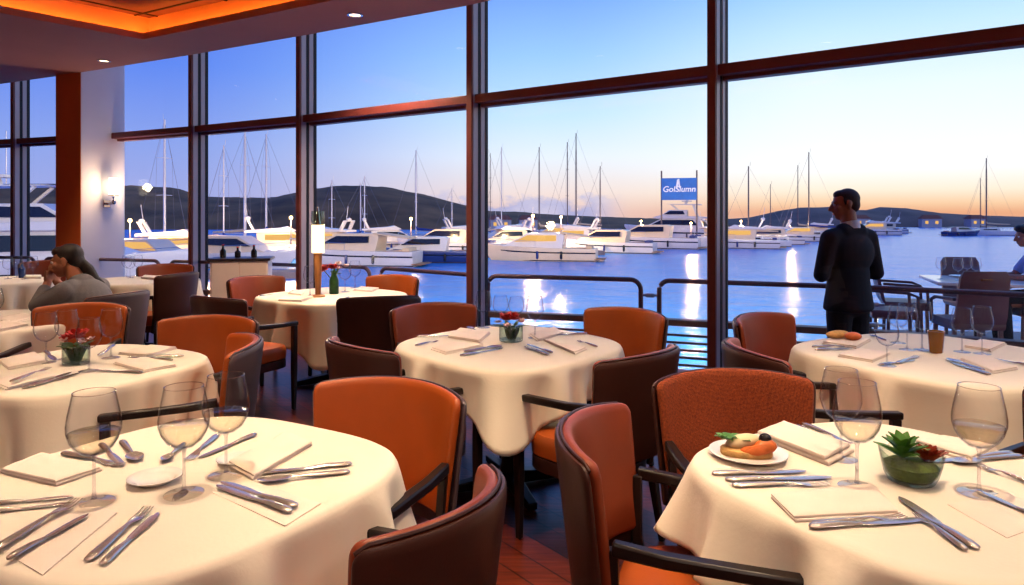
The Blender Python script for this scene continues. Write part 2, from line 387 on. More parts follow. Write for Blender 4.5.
M = dict(
    floor=floor_mat(), water=water_mat(),
    ceiling=mat('ceiling_plaster', (206, 138, 116), 0.9, var=0.03, scale=2, bump=0.02),
    tile=mat('ceiling_tile', (120, 72, 62), 0.8, var=0.08, scale=6, bump=0.05),
    tile_joint=mat('ceiling_joint', (40, 22, 20), 0.8),
    cove=emissive('cove_strip', (255, 158, 62), 17.0),
    cove_wall=mat('cove_plaster', (235, 170, 120), 0.9, var=0.03),
    pier=mat('pier_plaster', (226, 214, 222), 0.85, var=0.02, scale=3, bump=0.02),
    pier_front=mat('pier_warm_light_tone', (222, 112, 54), 0.8, var=0.04, scale=3, bump=0.02),  # orange holds the warm lamplight falling on the front face
    wall=mat('warm_wall_plaster', (190, 130, 96), 0.85, var=0.04, scale=2, bump=0.02),
    bronze=mat('bronze_mullion', (112, 52, 50), 0.45, 0.0, var=0.06, scale=5),
    mullion_side=mat('mullion_sky_sheen', (172, 160, 172), 0.38, 0.25, var=0.04, scale=5),  # pale grey puts the sky's reflection into the side colour
    gasket=mat('rubber_gasket', (22, 18, 24), 0.6),
    pane=clear_glass('window_pane', (252, 253, 255), edge=0.4, base=0.014, blend=0.10, dark=0.9),
    rail=mat('painted_steel_rail', (112, 84, 86), 0.4, 0.3, var=0.05),
    railwood=mat('hardwood_rail', (120, 92, 80), 0.5, var=0.15, scale=4, stretch=(1, 8, 8)),
    steel=mat('brushed_steel', (190, 190, 196), 0.3, 1.0, var=0.04),
    deck=mat('deck_boards', (120, 108, 112), 0.6, var=0.15, scale=3, stretch=(1, 12, 1), bump=0.1),
    leather=mat('orange_leather', (166, 76, 24), 0.42, var=0.07, scale=9, bump=0.05, bscale=160),
    leather2=mat('chestnut_leather', (134, 58, 30), 0.42, var=0.07, scale=9, bump=0.05, bscale=160),
    shell=mat('dark_brown_leather', (62, 32, 26), 0.40, var=0.08, scale=9, bump=0.05, bscale=160),
    shell2=mat('taupe_leather', (82, 68, 74), 0.42, var=0.06, scale=9, bump=0.05, bscale=160),
    weave=woven('rust_weave', (172, 76, 28), (84, 32, 14), 420),
    blackwood=mat('black_stained_wood', (26, 17, 16), 0.35, var=0.15, scale=12, stretch=(1, 1, 6)),
    iron=mat('black_iron', (16, 15, 17), 0.4, 0.4, var=0.1),
    cloth=mat('ivory_tablecloth', (244, 232, 214), 0.85, var=0.015, scale=5, bump=0.06, bscale=90, sheen=0.15),
    napkin=mat('ivory_napkin', (246, 230, 216), 0.85, var=0.02, scale=10, bump=0.08, bscale=220),
    china=mat('white_china', (246, 242, 236), 0.18, var=0.01, coat=0.4),
    silver=mat('polished_cutlery', (226, 216, 210), 0.24, 0.82, var=0.04, scale=20),
    glass=clear_glass('stemware', (254, 254, 255), edge=0.75, base=0.022, blend=0.18, dark=0.62),
    stem=clear_glass('stemware_stem', (246, 246, 248), edge=0.8, base=0.14, blend=0.45, dark=0.55, rough=0.04),
    lip=clear_glass('stemware_rim', (250, 250, 250), edge=0.9, base=0.45, blend=0.5, rough=0.08),
    glass2=clear_glass('cut_glass', (238, 246, 240), edge=0.6, base=0.06, blend=0.28, rough=0.02, dark=0.4),
    amber=mat('amber_glass', (190, 120, 30), 0.15, var=0.1, trans=0.3, coat=0.4),
    wine=clear_glass('pale_wine', (255, 250, 236), edge=0.45, base=0.09, blend=0.3, rough=0.05, dark=0.6),
    green=mat('fresh_leaf', (78, 128, 48), 0.45, var=0.25, scale=30, bump=0.1),
    darkgreen=mat('dark_leaf', (42, 84, 36), 0.5, var=0.3, scale=30, bump=0.1),
    moss=mat('moss', (96, 112, 40), 0.9, var=0.35, scale=60, bump=0.4),
    red=mat('red_petal', (200, 40, 28), 0.5, var=0.2, scale=40),
    pinkp=mat('pale_petal', (236, 200, 190), 0.55, var=0.1, scale=40),
    redfruit=mat('red_brown_succulent', (136, 48, 26), 0.4, var=0.3, scale=30),
    bread=mat('toasted_bread', (218, 170, 104), 0.8, var=0.2, scale=40, bump=0.3),
    salmon=mat('salmon', (226, 118, 56), 0.4, var=0.2, scale=25, stretch=(1, 5, 1)),
    cream=mat('cream_cheese', (240, 216, 170), 0.5, var=0.05),
    olive=mat('black_olive', (26, 20, 22), 0.25, var=0.2),
    cabinet=mat('pale_cabinet', (246, 222, 212), 0.55, var=0.03),
    darktop=mat('dark_counter', (50, 36, 36), 0.35, var=0.1),
    lampwood=mat('lamp_wood', (150, 98, 58), 0.5, var=0.15, scale=6, stretch=(6, 6, 1)),
    shade=emissive('lit_frosted_glass', (255, 222, 168), 2.2),
    shade2=emissive('lit_sconce_glass', (255, 232, 186), 5.0),
    bulb=emissive('dock_bulb', (255, 205, 130), 16.0),
    spot=emissive('downlight_lens', (255, 214, 160), 6.0),
    chrome=mat('chrome', (200, 196, 196), 0.12, 1.0),
    skin=mat('warm_skin', (168, 108, 82), 0.5, var=0.05, scale=20),
    skin2=mat('tan_skin', (176, 112, 84), 0.5, var=0.05, scale=20),
    hair=mat('dark_hair', (30, 20, 20), 0.5, var=0.25, scale=60, stretch=(4, 4, 1), bump=0.2),
    hair2=mat('cropped_brown_hair', (58, 34, 28), 0.65, var=0.25, scale=80, bump=0.2),
    navy=mat('navy_suit', (15, 15, 26), 0.85, var=0.05, scale=20),
    white=mat('white_shirt', (236, 234, 240), 0.8, var=0.02),
    blazer=mat('grey_blazer', (104, 102, 108), 0.85, var=0.12, scale=140, bump=0.08, sheen=0.1),
    bluetee=mat('pale_blue_tee', (156, 182, 218), 0.85, var=0.05, scale=30),
    black=mat('black_cloth', (20, 19, 22), 0.85, var=0.1),
    gel=mat('gelcoat_white', (222, 212, 206), 0.25, var=0.03, scale=1.5, coat=0.3),
    gel_warm=mat('gelcoat_warm_lit', (226, 200, 168), 0.3, var=0.04, scale=1.5, coat=0.2),  # pale gelcoat with the warm dock light put into its colour
    hullnavy=mat('gelcoat_navy', (26, 48, 110), 0.25, var=0.05, coat=0.3),
    boot=mat('dark_boot_stripe', (40, 38, 56), 0.4, var=0.1),
    tint=mat('tinted_boat_glass', (24, 22, 30), 0.1, var=0.1, coat=0.5),
    litcabin=emissive('lit_saloon_window', (255, 196, 110), 0.8),
    teak=mat('teak', (160, 112, 74), 0.6, var=0.2, scale=4, stretch=(1, 8, 1)),
    mast=mat('pale_spar', (206, 202, 212), 0.35, 0.3, var=0.04),
    mastdark=mat('dark_spar', (84, 72, 84), 0.4, 0.3, var=0.04),
    wire=mat('rigging_wire', (120, 112, 124), 0.4, 0.5),
    sailcover=mat('navy_sail_cover', (30, 56, 130), 0.8, var=0.1),
    canvas=mat('sand_canvas', (214, 184, 150), 0.85, var=0.1),
    pontoon=mat('concrete_pontoon', (128, 112, 112), 0.85, var=0.15, scale=1.0, bump=0.1),
    hill=mat('wooded_hill', (124, 82, 48), 0.95, var=0.55, scale=0.06, bump=0.6, bscale=0.2),
    hill2=mat('far_wooded_headland', (118, 88, 78), 0.95, var=0.3, scale=0.06, bump=0.5, bscale=0.2),
    stone=mat('pale_house_wall', (190, 176, 170), 0.85, var=0.08),
    roof=mat('terracotta_roof', (140, 78, 60), 0.85, var=0.15),
    banner=mat('blue_banner', (40, 112, 196), 0.6, var=0.12, scale=0.8),
    bannerw=mat('banner_lettering', (240, 246, 250), 0.6),
    cushion=mat('boat_cushion', (60, 70, 120), 0.8, var=0.1),
)

# ================================================================== the room shell
TZ = CAMZ + 1.183                           # top of the transom, from the foot of the mullions
def tr(px, py):                             # plan point of the glass line, from the transom top seen at (px, py)
    d = 1.183 * FPX / (HZ - py); return Vector(((px - 512) / FPX * d, d))
G = [tr(24, 139.4), tr(120, 133.8), tr(202, 127.0), tr(310, 116.5), tr(480.5, 96.5), tr(719.5, 67.6)]
def step(p, deg, L): return p + Vector((math.cos(R(deg)), -math.sin(R(deg)))) * L
G.append(step(G[-1], 37, 2.5)); G.append(step(G[-1], 38, 2.5))
G.insert(0, step(G[0], 201.5, 1.9))
CEIL = CAMZ + 1.97
WTOP = 4.15
XR, YB, XL = G[-1].x, -2.6, G[0].x
SILL = 0.15
def inward(P, Q):
    t = (Q - P).normalized(); return Vector((-t.y, t.x)) * -1.0
def node_dir(i):
    P = G[max(i - 1, 0)]; Q = G[min(i + 1, len(G) - 1)]
    t = (Q - P).normalized(); return t, Vector((t.y, -t.x))

# floor: one slab following the glass line
fp = [(p.x, p.y) for p in G] + [(XR, YB), (XL, YB)]
fl = struct(MB().prism(list(reversed(fp)), -0.12, 0.0).obj('floor', M['floor'], smooth=0))
# walls behind and beside the camera
struct(MB().box(((XL + XR) / 2, YB - 0.06, WTOP / 2), (XR - XL + 0.24, 0.12, WTOP)).obj('wall_back', M['wall'], smooth=0))
struct(MB().box((XL - 0.06, (YB + G[0].y) / 2, WTOP / 2), (0.12, G[0].y - YB, WTOP)).obj('wall_left', M['wall'], smooth=0))
struct(MB().box((XR + 0.06, (YB + G[-1].y) / 2, WTOP / 2), (0.12, G[-1].y - YB, WTOP)).obj('wall_right', M['wall'], smooth=0))

# ---- window bays
def box_on(mb, P, t, n, s0, s1, n0, n1, z0, z1):
    """box spanning s along t, n inward, z"""
    vs = []
    for z in (z0, z1):
        for s, q in ((s0, n0), (s1, n0), (s1, n1), (s0, n1)):
            p = P + t * s + n * q; vs.append((p.x, p.y, z))
    mb.add(vs, [(0, 3, 2, 1), (4, 5, 6, 7), (0, 1, 5, 4), (1, 2, 6, 5), (2, 3, 7, 6), (3, 0, 4, 7)])

for i in range(len(G) - 1):
    P, Q = G[i], G[i + 1]; t = (Q - P).normalized(); n = Vector((t.y, -t.x)); Ln = (Q - P).length
    fr = MB()
    box_on(fr, P, t, n, 0, Ln, -0.03, 0.13, 0.0, SILL)                       # bottom rail
    box_on(fr, P, t, n, 0, Ln, 0.00, 0.14, TZ - 0.085, TZ)                   # transom
    box_on(fr, P, t, n, 0, Ln, -0.05, 0.05, TZ - 0.115, TZ - 0.02)
    box_on(fr, P, t, n, 0, Ln, -0.03, 0.10, WTOP - 0.1, WTOP)                # head
    w = struct(fr.obj('window_%d' % (i + 1), M['bronze'], bevel=0.006, smooth=0))
    a0 = 0.03
    pm = MB(); box_on(pm, P, t, n, a0, Ln - a0, -0.036, -0.024, SILL - 0.02, TZ - 0.10); pm.obj('pane', M['pane'], w, smooth=0)
    pm = MB(); box_on(pm, P, t, n, a0, Ln - a0, -0.036, -0.024, TZ - 0.03, WTOP - 0.05); pm.obj('pane', M['pane'], w, smooth=0)
for i in range(len(G)):
    if i == 2: continue                                                       # the pier stands on that joint
    t, n = node_dir(i); P = G[i]
    mu = MB(); box_on(mu, P, t, n, -0.034, 0.034, 0.055, 0.19, 0.0, WTOP)
    m_ = struct(mu.obj('trim_%d' % (i + 1), M['bronze'], bevel=0.004, smooth=0))
    # mullion side channels, sky reflection painted in as pale grey; a rubber gasket between
    al = MB(); box_on(al, P, t, n, -0.037, 0.037, 0.085, 0.165, SILL, WTOP - 0.1); box_on(al, P, t, n, -0.045, 0.045, -0.02, 0.052, SILL, WTOP - 0.1)
    al.obj('channel', M['mullion_side'], m_, bevel=0.004, smooth=0)
    ga = MB(); box_on(ga, P, t, n, -0.040, 0.040, 0.045, 0.090, SILL, WTOP - 0.1); box_on(ga, P, t, n, -0.05, 0.05, -0.06, -0.016, SILL, WTOP - 0.1)
    ga.obj('gasket', M['gasket'], m_, smooth=0)

# ---- pier against the glass, white side with the sconce
pc = G[2]; pt, pn = (G[3] - G[1]).normalized(), None
pt = (G[2] - G[1]).normalized(); pn = Vector((pt.y, -pt.x))
pm = MB(); PIER_W, PIER_D = 0.50, 0.62
box_on(pm, pc, pt, pn, -PIER_W, 0.0, -0.08, PIER_D - 0.008, 0.0, WTOP - 0.1)
pier = struct(pm.obj('wall_pier', M['pier'], bevel=0.006))
pf = MB(); box_on(pf, pc, pt, pn, -PIER_W + 0.001, -0.002, PIER_D - 0.008, PIER_D, 0.0, WTOP - 0.1)
pf.obj('front_face', M['pier_front'], pier, smooth=0, label='front face with warm lamplight painted in')
bs = MB(); box_on(bs, pc, pt, pn, -PIER_W - 0.01, 0.012, 0.02, PIER_D + 0.012, 0.0, 0.10)
bs.obj('baseboard', M['bronze'], pier, smooth=0)

# ---- lowered ceiling with its edge along the windows
EDGE_PX = [(0, 84), (60, 75.7), (120, 66.3), (190, 55), (300, 36), (465, 6)]
E = []
for px, py in EDGE_PX:
    d = 1.97 * FPX / (HZ - py); E.append(Vector(((px - 512) / FPX * d, d)))
E.append(step(E[-1], 36, 2.4)); E.append(step(E[-1], 37, 2.6)); E.append(step(E[-1], 38, 3.4))
E.insert(0, step(E[0], 201, 3.0))
E = [p for p in E]
def cp(px, py):
    d = 1.97 * FPX / (HZ - py); return Vector(((px - 512) / FPX * d, d))
C0 = cp(143, 39.5); ca = (cp(0, 13) - C0).normalized(); cb = (cp(330, 0.9) - C0).normalized()
CV = [C0, C0 + cb * 6.0, C0 + cb * 6.0 + ca * 5.0, C0 + ca * 5.0]
def ceiling_mesh(outer, hole, z):
    bm = bmesh.new(); es = []
    for loop in (outer, hole):
        vs = [bm.verts.new((p.x, p.y, z)) for p in loop]
        es += [bm.edges.new((vs[k], vs[(k + 1) % len(vs)])) for k in range(len(vs))]
    bmesh.ops.triangle_fill(bm, use_beauty=True, edges=es)
    for f in bm.faces:
        if f.normal.z > 0: f.normal_flip()
    me = bpy.data.meshes.new('ceiling'); bm.to_mesh(me); bm.free(); return me
outer = E + [Vector((XR, YB)), Vector((XL - 0.8, YB))]
co = bpy.data.objects.new('ceiling', ceiling_mesh(outer, CV, CEIL)); COL.objects.link(co); co.data.materials.append(M['ceiling']); struct(co)
# upstand along the ceiling edge, and the slab over the window slot
fa = MB()
for k in range(len(E) - 1):
    a, b = E[k], E[k + 1]; tt = (b - a).normalized(); nn = Vector((tt.y, -tt.x))
    box_on(fa, a, tt, nn, 0, (b - a).length, 0.0, 0.03, CEIL + 0.001, WTOP + 0.02)
struct(fa.obj('ceiling_upstand', M['ceiling'], smooth=0))
up = [p for p in G] + [Vector((XR, YB)), Vector((XL, YB))]
um = MB(); um.prism([(p.x + (0.0), p.y + 0.12) for p in reversed(up)], WTOP, WTOP + 0.15)
struct(um.obj('ceiling_slab', M['ceiling'], smooth=0))
# ---- cove: lip, trough with the light strip, upper tiled field
cc = sum(CV, Vector((0, 0))) / 4
def off(poly, k):                                       # grow the quad outwards by k
    r = []
    for j, p in enumerate(poly):
        a = (poly[j] - poly[j - 1]).normalized(); b = (poly[(j + 1) % 4] - poly[j]).normalized()
        na, nb = Vector((a.y, -a.x)), Vector((b.y, -b.x))
        if na.dot(p - cc) < 0: na = -na
        if nb.dot(p - cc) < 0: nb = -nb
        bis = (na + nb).normalized(); r.append(p + bis * (k / max(bis.dot(na), 0.3)))
    return r
def ring(mb, pa, za, pb, zb):
    for j in range(4):
        q = (j + 1) % 4
        mb.add([(pa[j].x, pa[j].y, za), (pa[q].x, pa[q].y, za), (pb[q].x, pb[q].y, zb), (pb[j].x, pb[j].y, zb)], [(0, 1, 2, 3)])
lip = MB(); LIPH, BACK, TOPZ = 0.075, 0.16, 0.30
o1, o2 = off(CV, 0.03), off(CV, BACK)
ring(lip, CV, CEIL, CV, CEIL + LIPH); ring(lip, CV, CEIL + LIPH, o1, CEIL + LIPH); ring(lip, o1, CEIL + LIPH, o1, CEIL + 0.01); ring(lip, o1, CEIL + 0.01, o2, CEIL + 0.01)
struct(lip.obj('ceiling_cove', M['ceiling'], smooth=0))
cw = MB(); ring(cw, o2, CEIL + 0.01, o2, CEIL + TOPZ); struct(cw.obj('ceiling_cove_wall', M['cove_wall'], smooth=0))
tl = MB(); tl.prism([(p.x, p.y) for p in o2], CEIL + TOPZ, CEIL + TOPZ + 0.03); tiles = struct(tl.obj('ceiling_tiles', M['tile'], smooth=0))
jt = MB()
for k in range(0, 6):
    a = o2[0] + cb * (k * 1.2 + 0.16); b = a + ca * 5.3; jt.bar([(a.x, a.y, CEIL + TOPZ - 0.004), (b.x, b.y, CEIL + TOPZ - 0.004)], 0.022, 0.012)
for k in range(0, 5):
    a = o2[0] + ca * (k * 1.2 + 0.16); b = a + cb * 6.3; jt.bar([(a.x, a.y, CEIL + TOPZ - 0.004), (b.x, b.y, CEIL + TOPZ - 0.004)], 0.022, 0.012)
jt.obj('joint', M['tile_joint'], tiles, smooth=0)
st = MB(); q1 = off(CV, 0.075)
for j in range(4):
    a, b = q1[j], q1[(j + 1) % 4]; st.bar([(a.x, a.y, CEIL + 0.03), (b.x, b.y, CEIL + 0.03)], 0.03, 0.02)
tag(st.obj('cove_light_strip', M['cove'], smooth=0), 'orange glowing light strip hidden in the ceiling cove', 'light')

# ---- recessed downlights (each carries its own lamp)
def downlight(x, y, energy, label, r=0.055, size=R(78), col=(1.0, 0.73, 0.47), group='recessed ceiling downlights', blend=0.6):
    o = thing('ceiling_downlight', label, 'ceiling light', (x, y, CEIL), 0, group)
    MB().lathe([(r * 1.45, -0.001), (r * 1.45, -0.010), (r * 1.05, -0.012), (r, 0.0)], n=20, cap0=False, cap1=False).obj('trim_ring', M['chrome'], o)
    MB().lathe([(r, -0.004), (r * 0.5, -0.007), (0.002, -0.008)], n=20).obj('lens', M['spot'], o)
    l = bpy.data.lights.new('downlight_lamp', 'SPOT'); l.energy = energy; l.color = col; l.spot_size = size; l.spot_blend = blend; l.shadow_soft_size = 0.05
    lo = bpy.data.objects.new('downlight_lamp', l); COL.objects.link(lo); lo.parent = o; lo.location = (0, 0, -0.03)
    return o

# ---- wall sconce on the white side of the pier
sp = pc + pn * 0.22 + pt * 0.0
sz = CAMZ + (HZ - 185) * 9.6 / FPX
sc_ = thing('wall_sconce', 'lit wall sconce with glowing cylinder shade on the white pier', 'wall lamp', (sp.x, sp.y, sz), math.atan2(pt.y, pt.x))
MB().lathe([(0.056, -0.12), (0.06, -0.115), (0.06, 0.115), (0.056, 0.12)], (0.14, 0, 0.0), n=24).obj('lamp_shade', M['shade2'], sc_)
MB().lathe([(0.062, -0.14), (0.066, -0.135), (0.066, -0.125), (0.03, -0.121)], (0.14, 0, 0), n=24).obj('shade_ring', M['chrome'], sc_)
MB().tube([(0.14, 0, -0.15), (0.14, 0, -0.22), (0.10, 0, -0.25), (0.0, 0, -0.25)], 0.018, 10).obj('arm', M['chrome'], sc_)
k_ = MB(); k_.ball((0.14, 0, -0.23), 0.035); k_.obj('knob', M['chrome'], sc_)
MB().box((0.008, 0, -0.25), (0.016, 0.11, 0.11)).obj('backplate', M['chrome'], sc_, bevel=0.005)
l = bpy.data.lights.new('sconce_lamp', 'POINT'); l.energy = 18; l.color = (1.0, 0.74, 0.42); l.shadow_soft_size = 0.06
lo = bpy.data.objects.new('sconce_lamp', l); COL.objects.link(lo); lo.parent = sc_; lo.location = (0.24, 0, 0.0)
# ================================================================== terrace outside: deck, rail
def rl(px, py, z=0.82): 
    d = (CAMZ - z) * FPX / (py - HZ); return Vector(((px - 512) / FPX * d, d))
RZ = 0.82; DECKZ = -0.15
# rail line, from the row of its top tube
rail_pts = [rl(-120, 254.5), rl(40, 256.5), rl(165, 259.5), rl(376, 266.0), rl(480, 273.6), rl(650, 278.0), rl(862, 284.9), rl(1040, 291.0)]
rail_pts.append(step(rail_pts[-1], 40, 1.2))
dk = [p + Vector((0, 0.02)) for p in G]
out_ = []
for i, p in enumerate(rail_pts): out_.append(p + Vector((0.06, 0.12)))
gx = [(p.x, p.y) for p in G]
poly = [(p.x, p.y) for p in out_] + [(p.x, p.y - 0.0) for p in reversed(G)]
o_ = [(p.x, p.y + 0.125) for p in reversed(G)]
poly = [(p.x, p.y) for p in out_] + o_
bm = bmesh.new(); vs = [bm.verts.new((x, y, DECKZ)) for x, y in poly]; f = bm.faces.new(vs)
bmesh.ops.triangulate(bm, faces=bm.faces[:]); ex = bmesh.ops.extrude_face_region(bm, geom=bm.faces[:])
for v in [g for g in ex['geom'] if isinstance(g, bmesh.types.BMVert)]: v.co.z -= 0.18
bmesh.ops.recalc_face_normals(bm, faces=bm.faces[:])
me = bpy.data.meshes.new('deck'); bm.to_mesh(me); bm.free()
dko = bpy.data.objects.new('floor_deck', me); COL.objects.link(dko); me.materials.append(M['deck']); struct(dko)

def lerp(a, b, k): return a + (b - a) * k
def rail_panel(A, B, label, round_l=True, round_r=True):
    t = (B - A).normalized(); Ln = (B - A).length; rz = math.atan2(t.y, t.x)
    o = thing('terrace_railing', label, 'railing', (A.x, A.y, DECKZ), rz, 'terrace railing panels')
    H = RZ - DECKZ - 0.02; r = 0.024; c = 0.10
    pts = [(0, 0, 0)]
    for k in range(7):
        a = PI - PI / 2 * k / 6; pts.append((c + c * math.cos(a), 0, H - c + c * math.sin(a)))
    for k in range(7):
        a = PI / 2 - PI / 2 * k / 6; pts.append((Ln - c + c * math.cos(a), 0, H - c + c * math.sin(a)))
    pts.append((Ln, 0, 0))
    MB().tube(pts, r, 10).obj('loop_tube', M['rail'], o)
    MB().box((Ln / 2, 0.03, 0.545), (Ln + 0.2, 0.12, 0.06)).obj('broad_rail', M['railwood'], o, bevel=0.006)
    for k in range(6):
        MB().box((Ln / 2, 0.03, 0.42 - k * 0.072), (Ln + 0.2, 0.03, 0.022)).obj('slat', M['rail'], o, bevel=0.003)
    for z in (0.62, 0.80):
        b = MB(); b.tube([(Ln, 0, z), (Ln + 0.05, 0, z)], 0.013, 8); b.tube([(Ln + 0.05, 0, z), (Ln + 0.13, 0, z)], 0.022, 10); b.tube([(Ln + 0.13, 0, z), (Ln + 0.18, 0, z)], 0.013, 8)
        b.obj('coupling', M['steel'], o)
    return o
sp_ = []
segs = [(rail_pts[0], rail_pts[1], 'terrace railing panel furthest along behind the far left window'),
        (rail_pts[1], rail_pts[2], 'terrace railing panel behind the white pier'),
        (rail_pts[2], rail_pts[3], 'terrace railing panel behind the tall glowing table lamp'),
        (rail_pts[3], rail_pts[4], 'terrace railing panel before the navy hulled boat'),
        (rail_pts[4], rail_pts[5], 'terrace railing panel behind the centre table with red flowers')]
for a, b, lb in segs:
    t = (b - a).normalized(); L_ = (b - a).length
    rail_panel(a + t * 0.09, b - t * 0.09, lb)
# the last run to the right is one long panel that bends with the terrace
rail_panel(rail_pts[5] + (rail_pts[6] - rail_pts[5]).normalized() * 0.09, rail_pts[6] - (rail_pts[6] - rail_pts[5]).normalized() * 0.0, 'terrace railing panel behind the standing man')
rail_panel(rail_pts[6], rail_pts[8], 'terrace railing panel in front of the outdoor diner')
# raised terrace beyond the rail at the right, under the outdoor table
TRZ = -0.02
tp = [atd(880, 6.45), atd(1150, 6.0), atd(1150, 8.6), atd(885, 8.9)]
struct(MB().prism([(p.x, p.y) for p in tp], TRZ - 0.2, TRZ).obj('floor_terrace', M['deck'], smooth=0))

# ================================================================== water and shores
WZ = CAMZ - 4.5
wm = MB(); NX, NY = 24, 30
ys = [2.0 * (420 / 2.0) ** (k / NY) for k in range(NY + 1)]
vs = []
for y in ys:
    for k in range(NX + 1): vs.append(((k / NX - 0.5) * (60 + 2.6 * y), y, WZ))
wm.add(vs, [(j * (NX + 1) + k, j * (NX + 1) + k + 1, (j + 1) * (NX + 1) + k + 1, (j + 1) * (NX + 1) + k) for j in range(NY) for k in range(NX)])
struct(wm.obj('water', M['water'], smooth=0))

def ridge(name, m, prof, d0, d1, d2, seed, rough=0.10):
    mb = MB(); n0 = 10; rows = []
    xs = []
    for (xa, ya), (xb, yb) in zip(prof[:-1], prof[1:]):
        n = max(2, int(abs(xb - xa) / 5))
        xs += [(xa + (xb - xa) * k / n, ya + (yb - ya) * k / n) for k in range(n)]
    xs.append(prof[-1])
    for j in range(n0 + 1):
        k = j / 7.0
        d = d0 + (d1 - d0) * k if k <= 1 else d1 + (d2 - d1) * (k - 1) / (n0 / 7.0 - 1)
        row = []
        for (x, y) in xs:
            top = CAMZ + (HZ - y) * d1 / FPX
            h = WZ - 0.3 + (top - WZ + 0.3) * (math.sin(min(k, 1) * PI / 2) ** 0.8 if k <= 1 else max(0, 1 - 0.8 * (k - 1) / 0.43))
            p = Vector(((x - 512) / FPX * d1 * (0.5 + 0.5 * d / d1), d, h))
            if j > 0: p.z += rough * (top - WZ) * 0.5 * noise.noise(Vector((p.x * 0.12, p.y * 0.05, seed))) + rough * 2.0 * noise.noise(Vector((p.x * 0.5, p.y * 0.3, seed + 5)))
            row.append(p)
        rows.append(row)
    mb.loops(rows, False, False, closed=False)
    return struct(mb.obj(name, m, smooth=60))
ridge('hill', M['hill'], [(-200, 200), (0, 184), (60, 184), (122, 191), (150, 186), (180, 189), (206, 197), (245, 198), (285, 197), (320, 189), (352, 186), (385, 187), (402, 190), (430, 196), (456, 203), (490, 211), (520, 212), (560, 215), (610, 217), (700, 220)], 200, 300, 420, 1.0)
ridge('hill_headland', M['hill2'], [(690, 221), (760, 217), (778, 211), (800, 207.5), (830, 207), (850, 210), (866, 210), (880, 207), (900, 208), (930, 212.5), (970, 215), (1030, 217), (1120, 219), (1250, 221)], 236, 300, 420, 3.0, 0.06)

# ================================================================== furniture
CH_PAD, CH_SHELL = None, None
def back_loops(t0, t1, z0, ztop, Rad=0.386, half=R(45), lean=0.055, crown=0.02, n=18, inset=0.0, low=0.0):
    """a curved back panel: one closed section per station along the arc"""
    rings = []
    us = sorted(set([-1 + 2 * k / n for k in range(1, n)] + [s * q for s in (-1, 1) for q in (1.0, 0.995, 0.985, 0.97, 0.95, 0.925)]))
    for u in us:
        a = half * u
        e = min(1.0, max(0.0, (1 - abs(u)) / 0.09)); e = math.sqrt(max(0.0, 1 - (1 - e) ** 2)) if e < 1 else 1
        zt = ztop + crown * (1 - u * u) - 0.03 * (1 - e) - inset; zb = z0 + 0.02 * (1 - e) + inset + low * u * u
        ta, tb = t0, t1
        mid = (ta + tb) / 2; hw = (tb - ta) / 2 * (0.35 + 0.65 * e)
        sec = []
        H = zt - zb
        for f, tt in ((0.0, 0.6), (0.03, 1), (0.25, 1), (0.5, 1), (0.75, 1), (0.94, 1), (0.985, 0.75), (1.0, 0.3)): sec.append((mid - hw * tt, zb + H * f))
        for f, tt in ((1.0, 0.3), (0.985, 0.75), (0.94, 1), (0.75, 1), (0.5, 1), (0.25, 1), (0.03, 1), (0.0, 0.6)): sec.append((mid + hw * tt, zb + H * f))
        ringp = []
        for (t, z) in sec:
            rad = Rad + t + lean * (z - z0) / (ztop - z0)
            ringp.append((rad * math.sin(a), 0.075 - rad * math.cos(a), z))
        rings.append(ringp)
    return rings


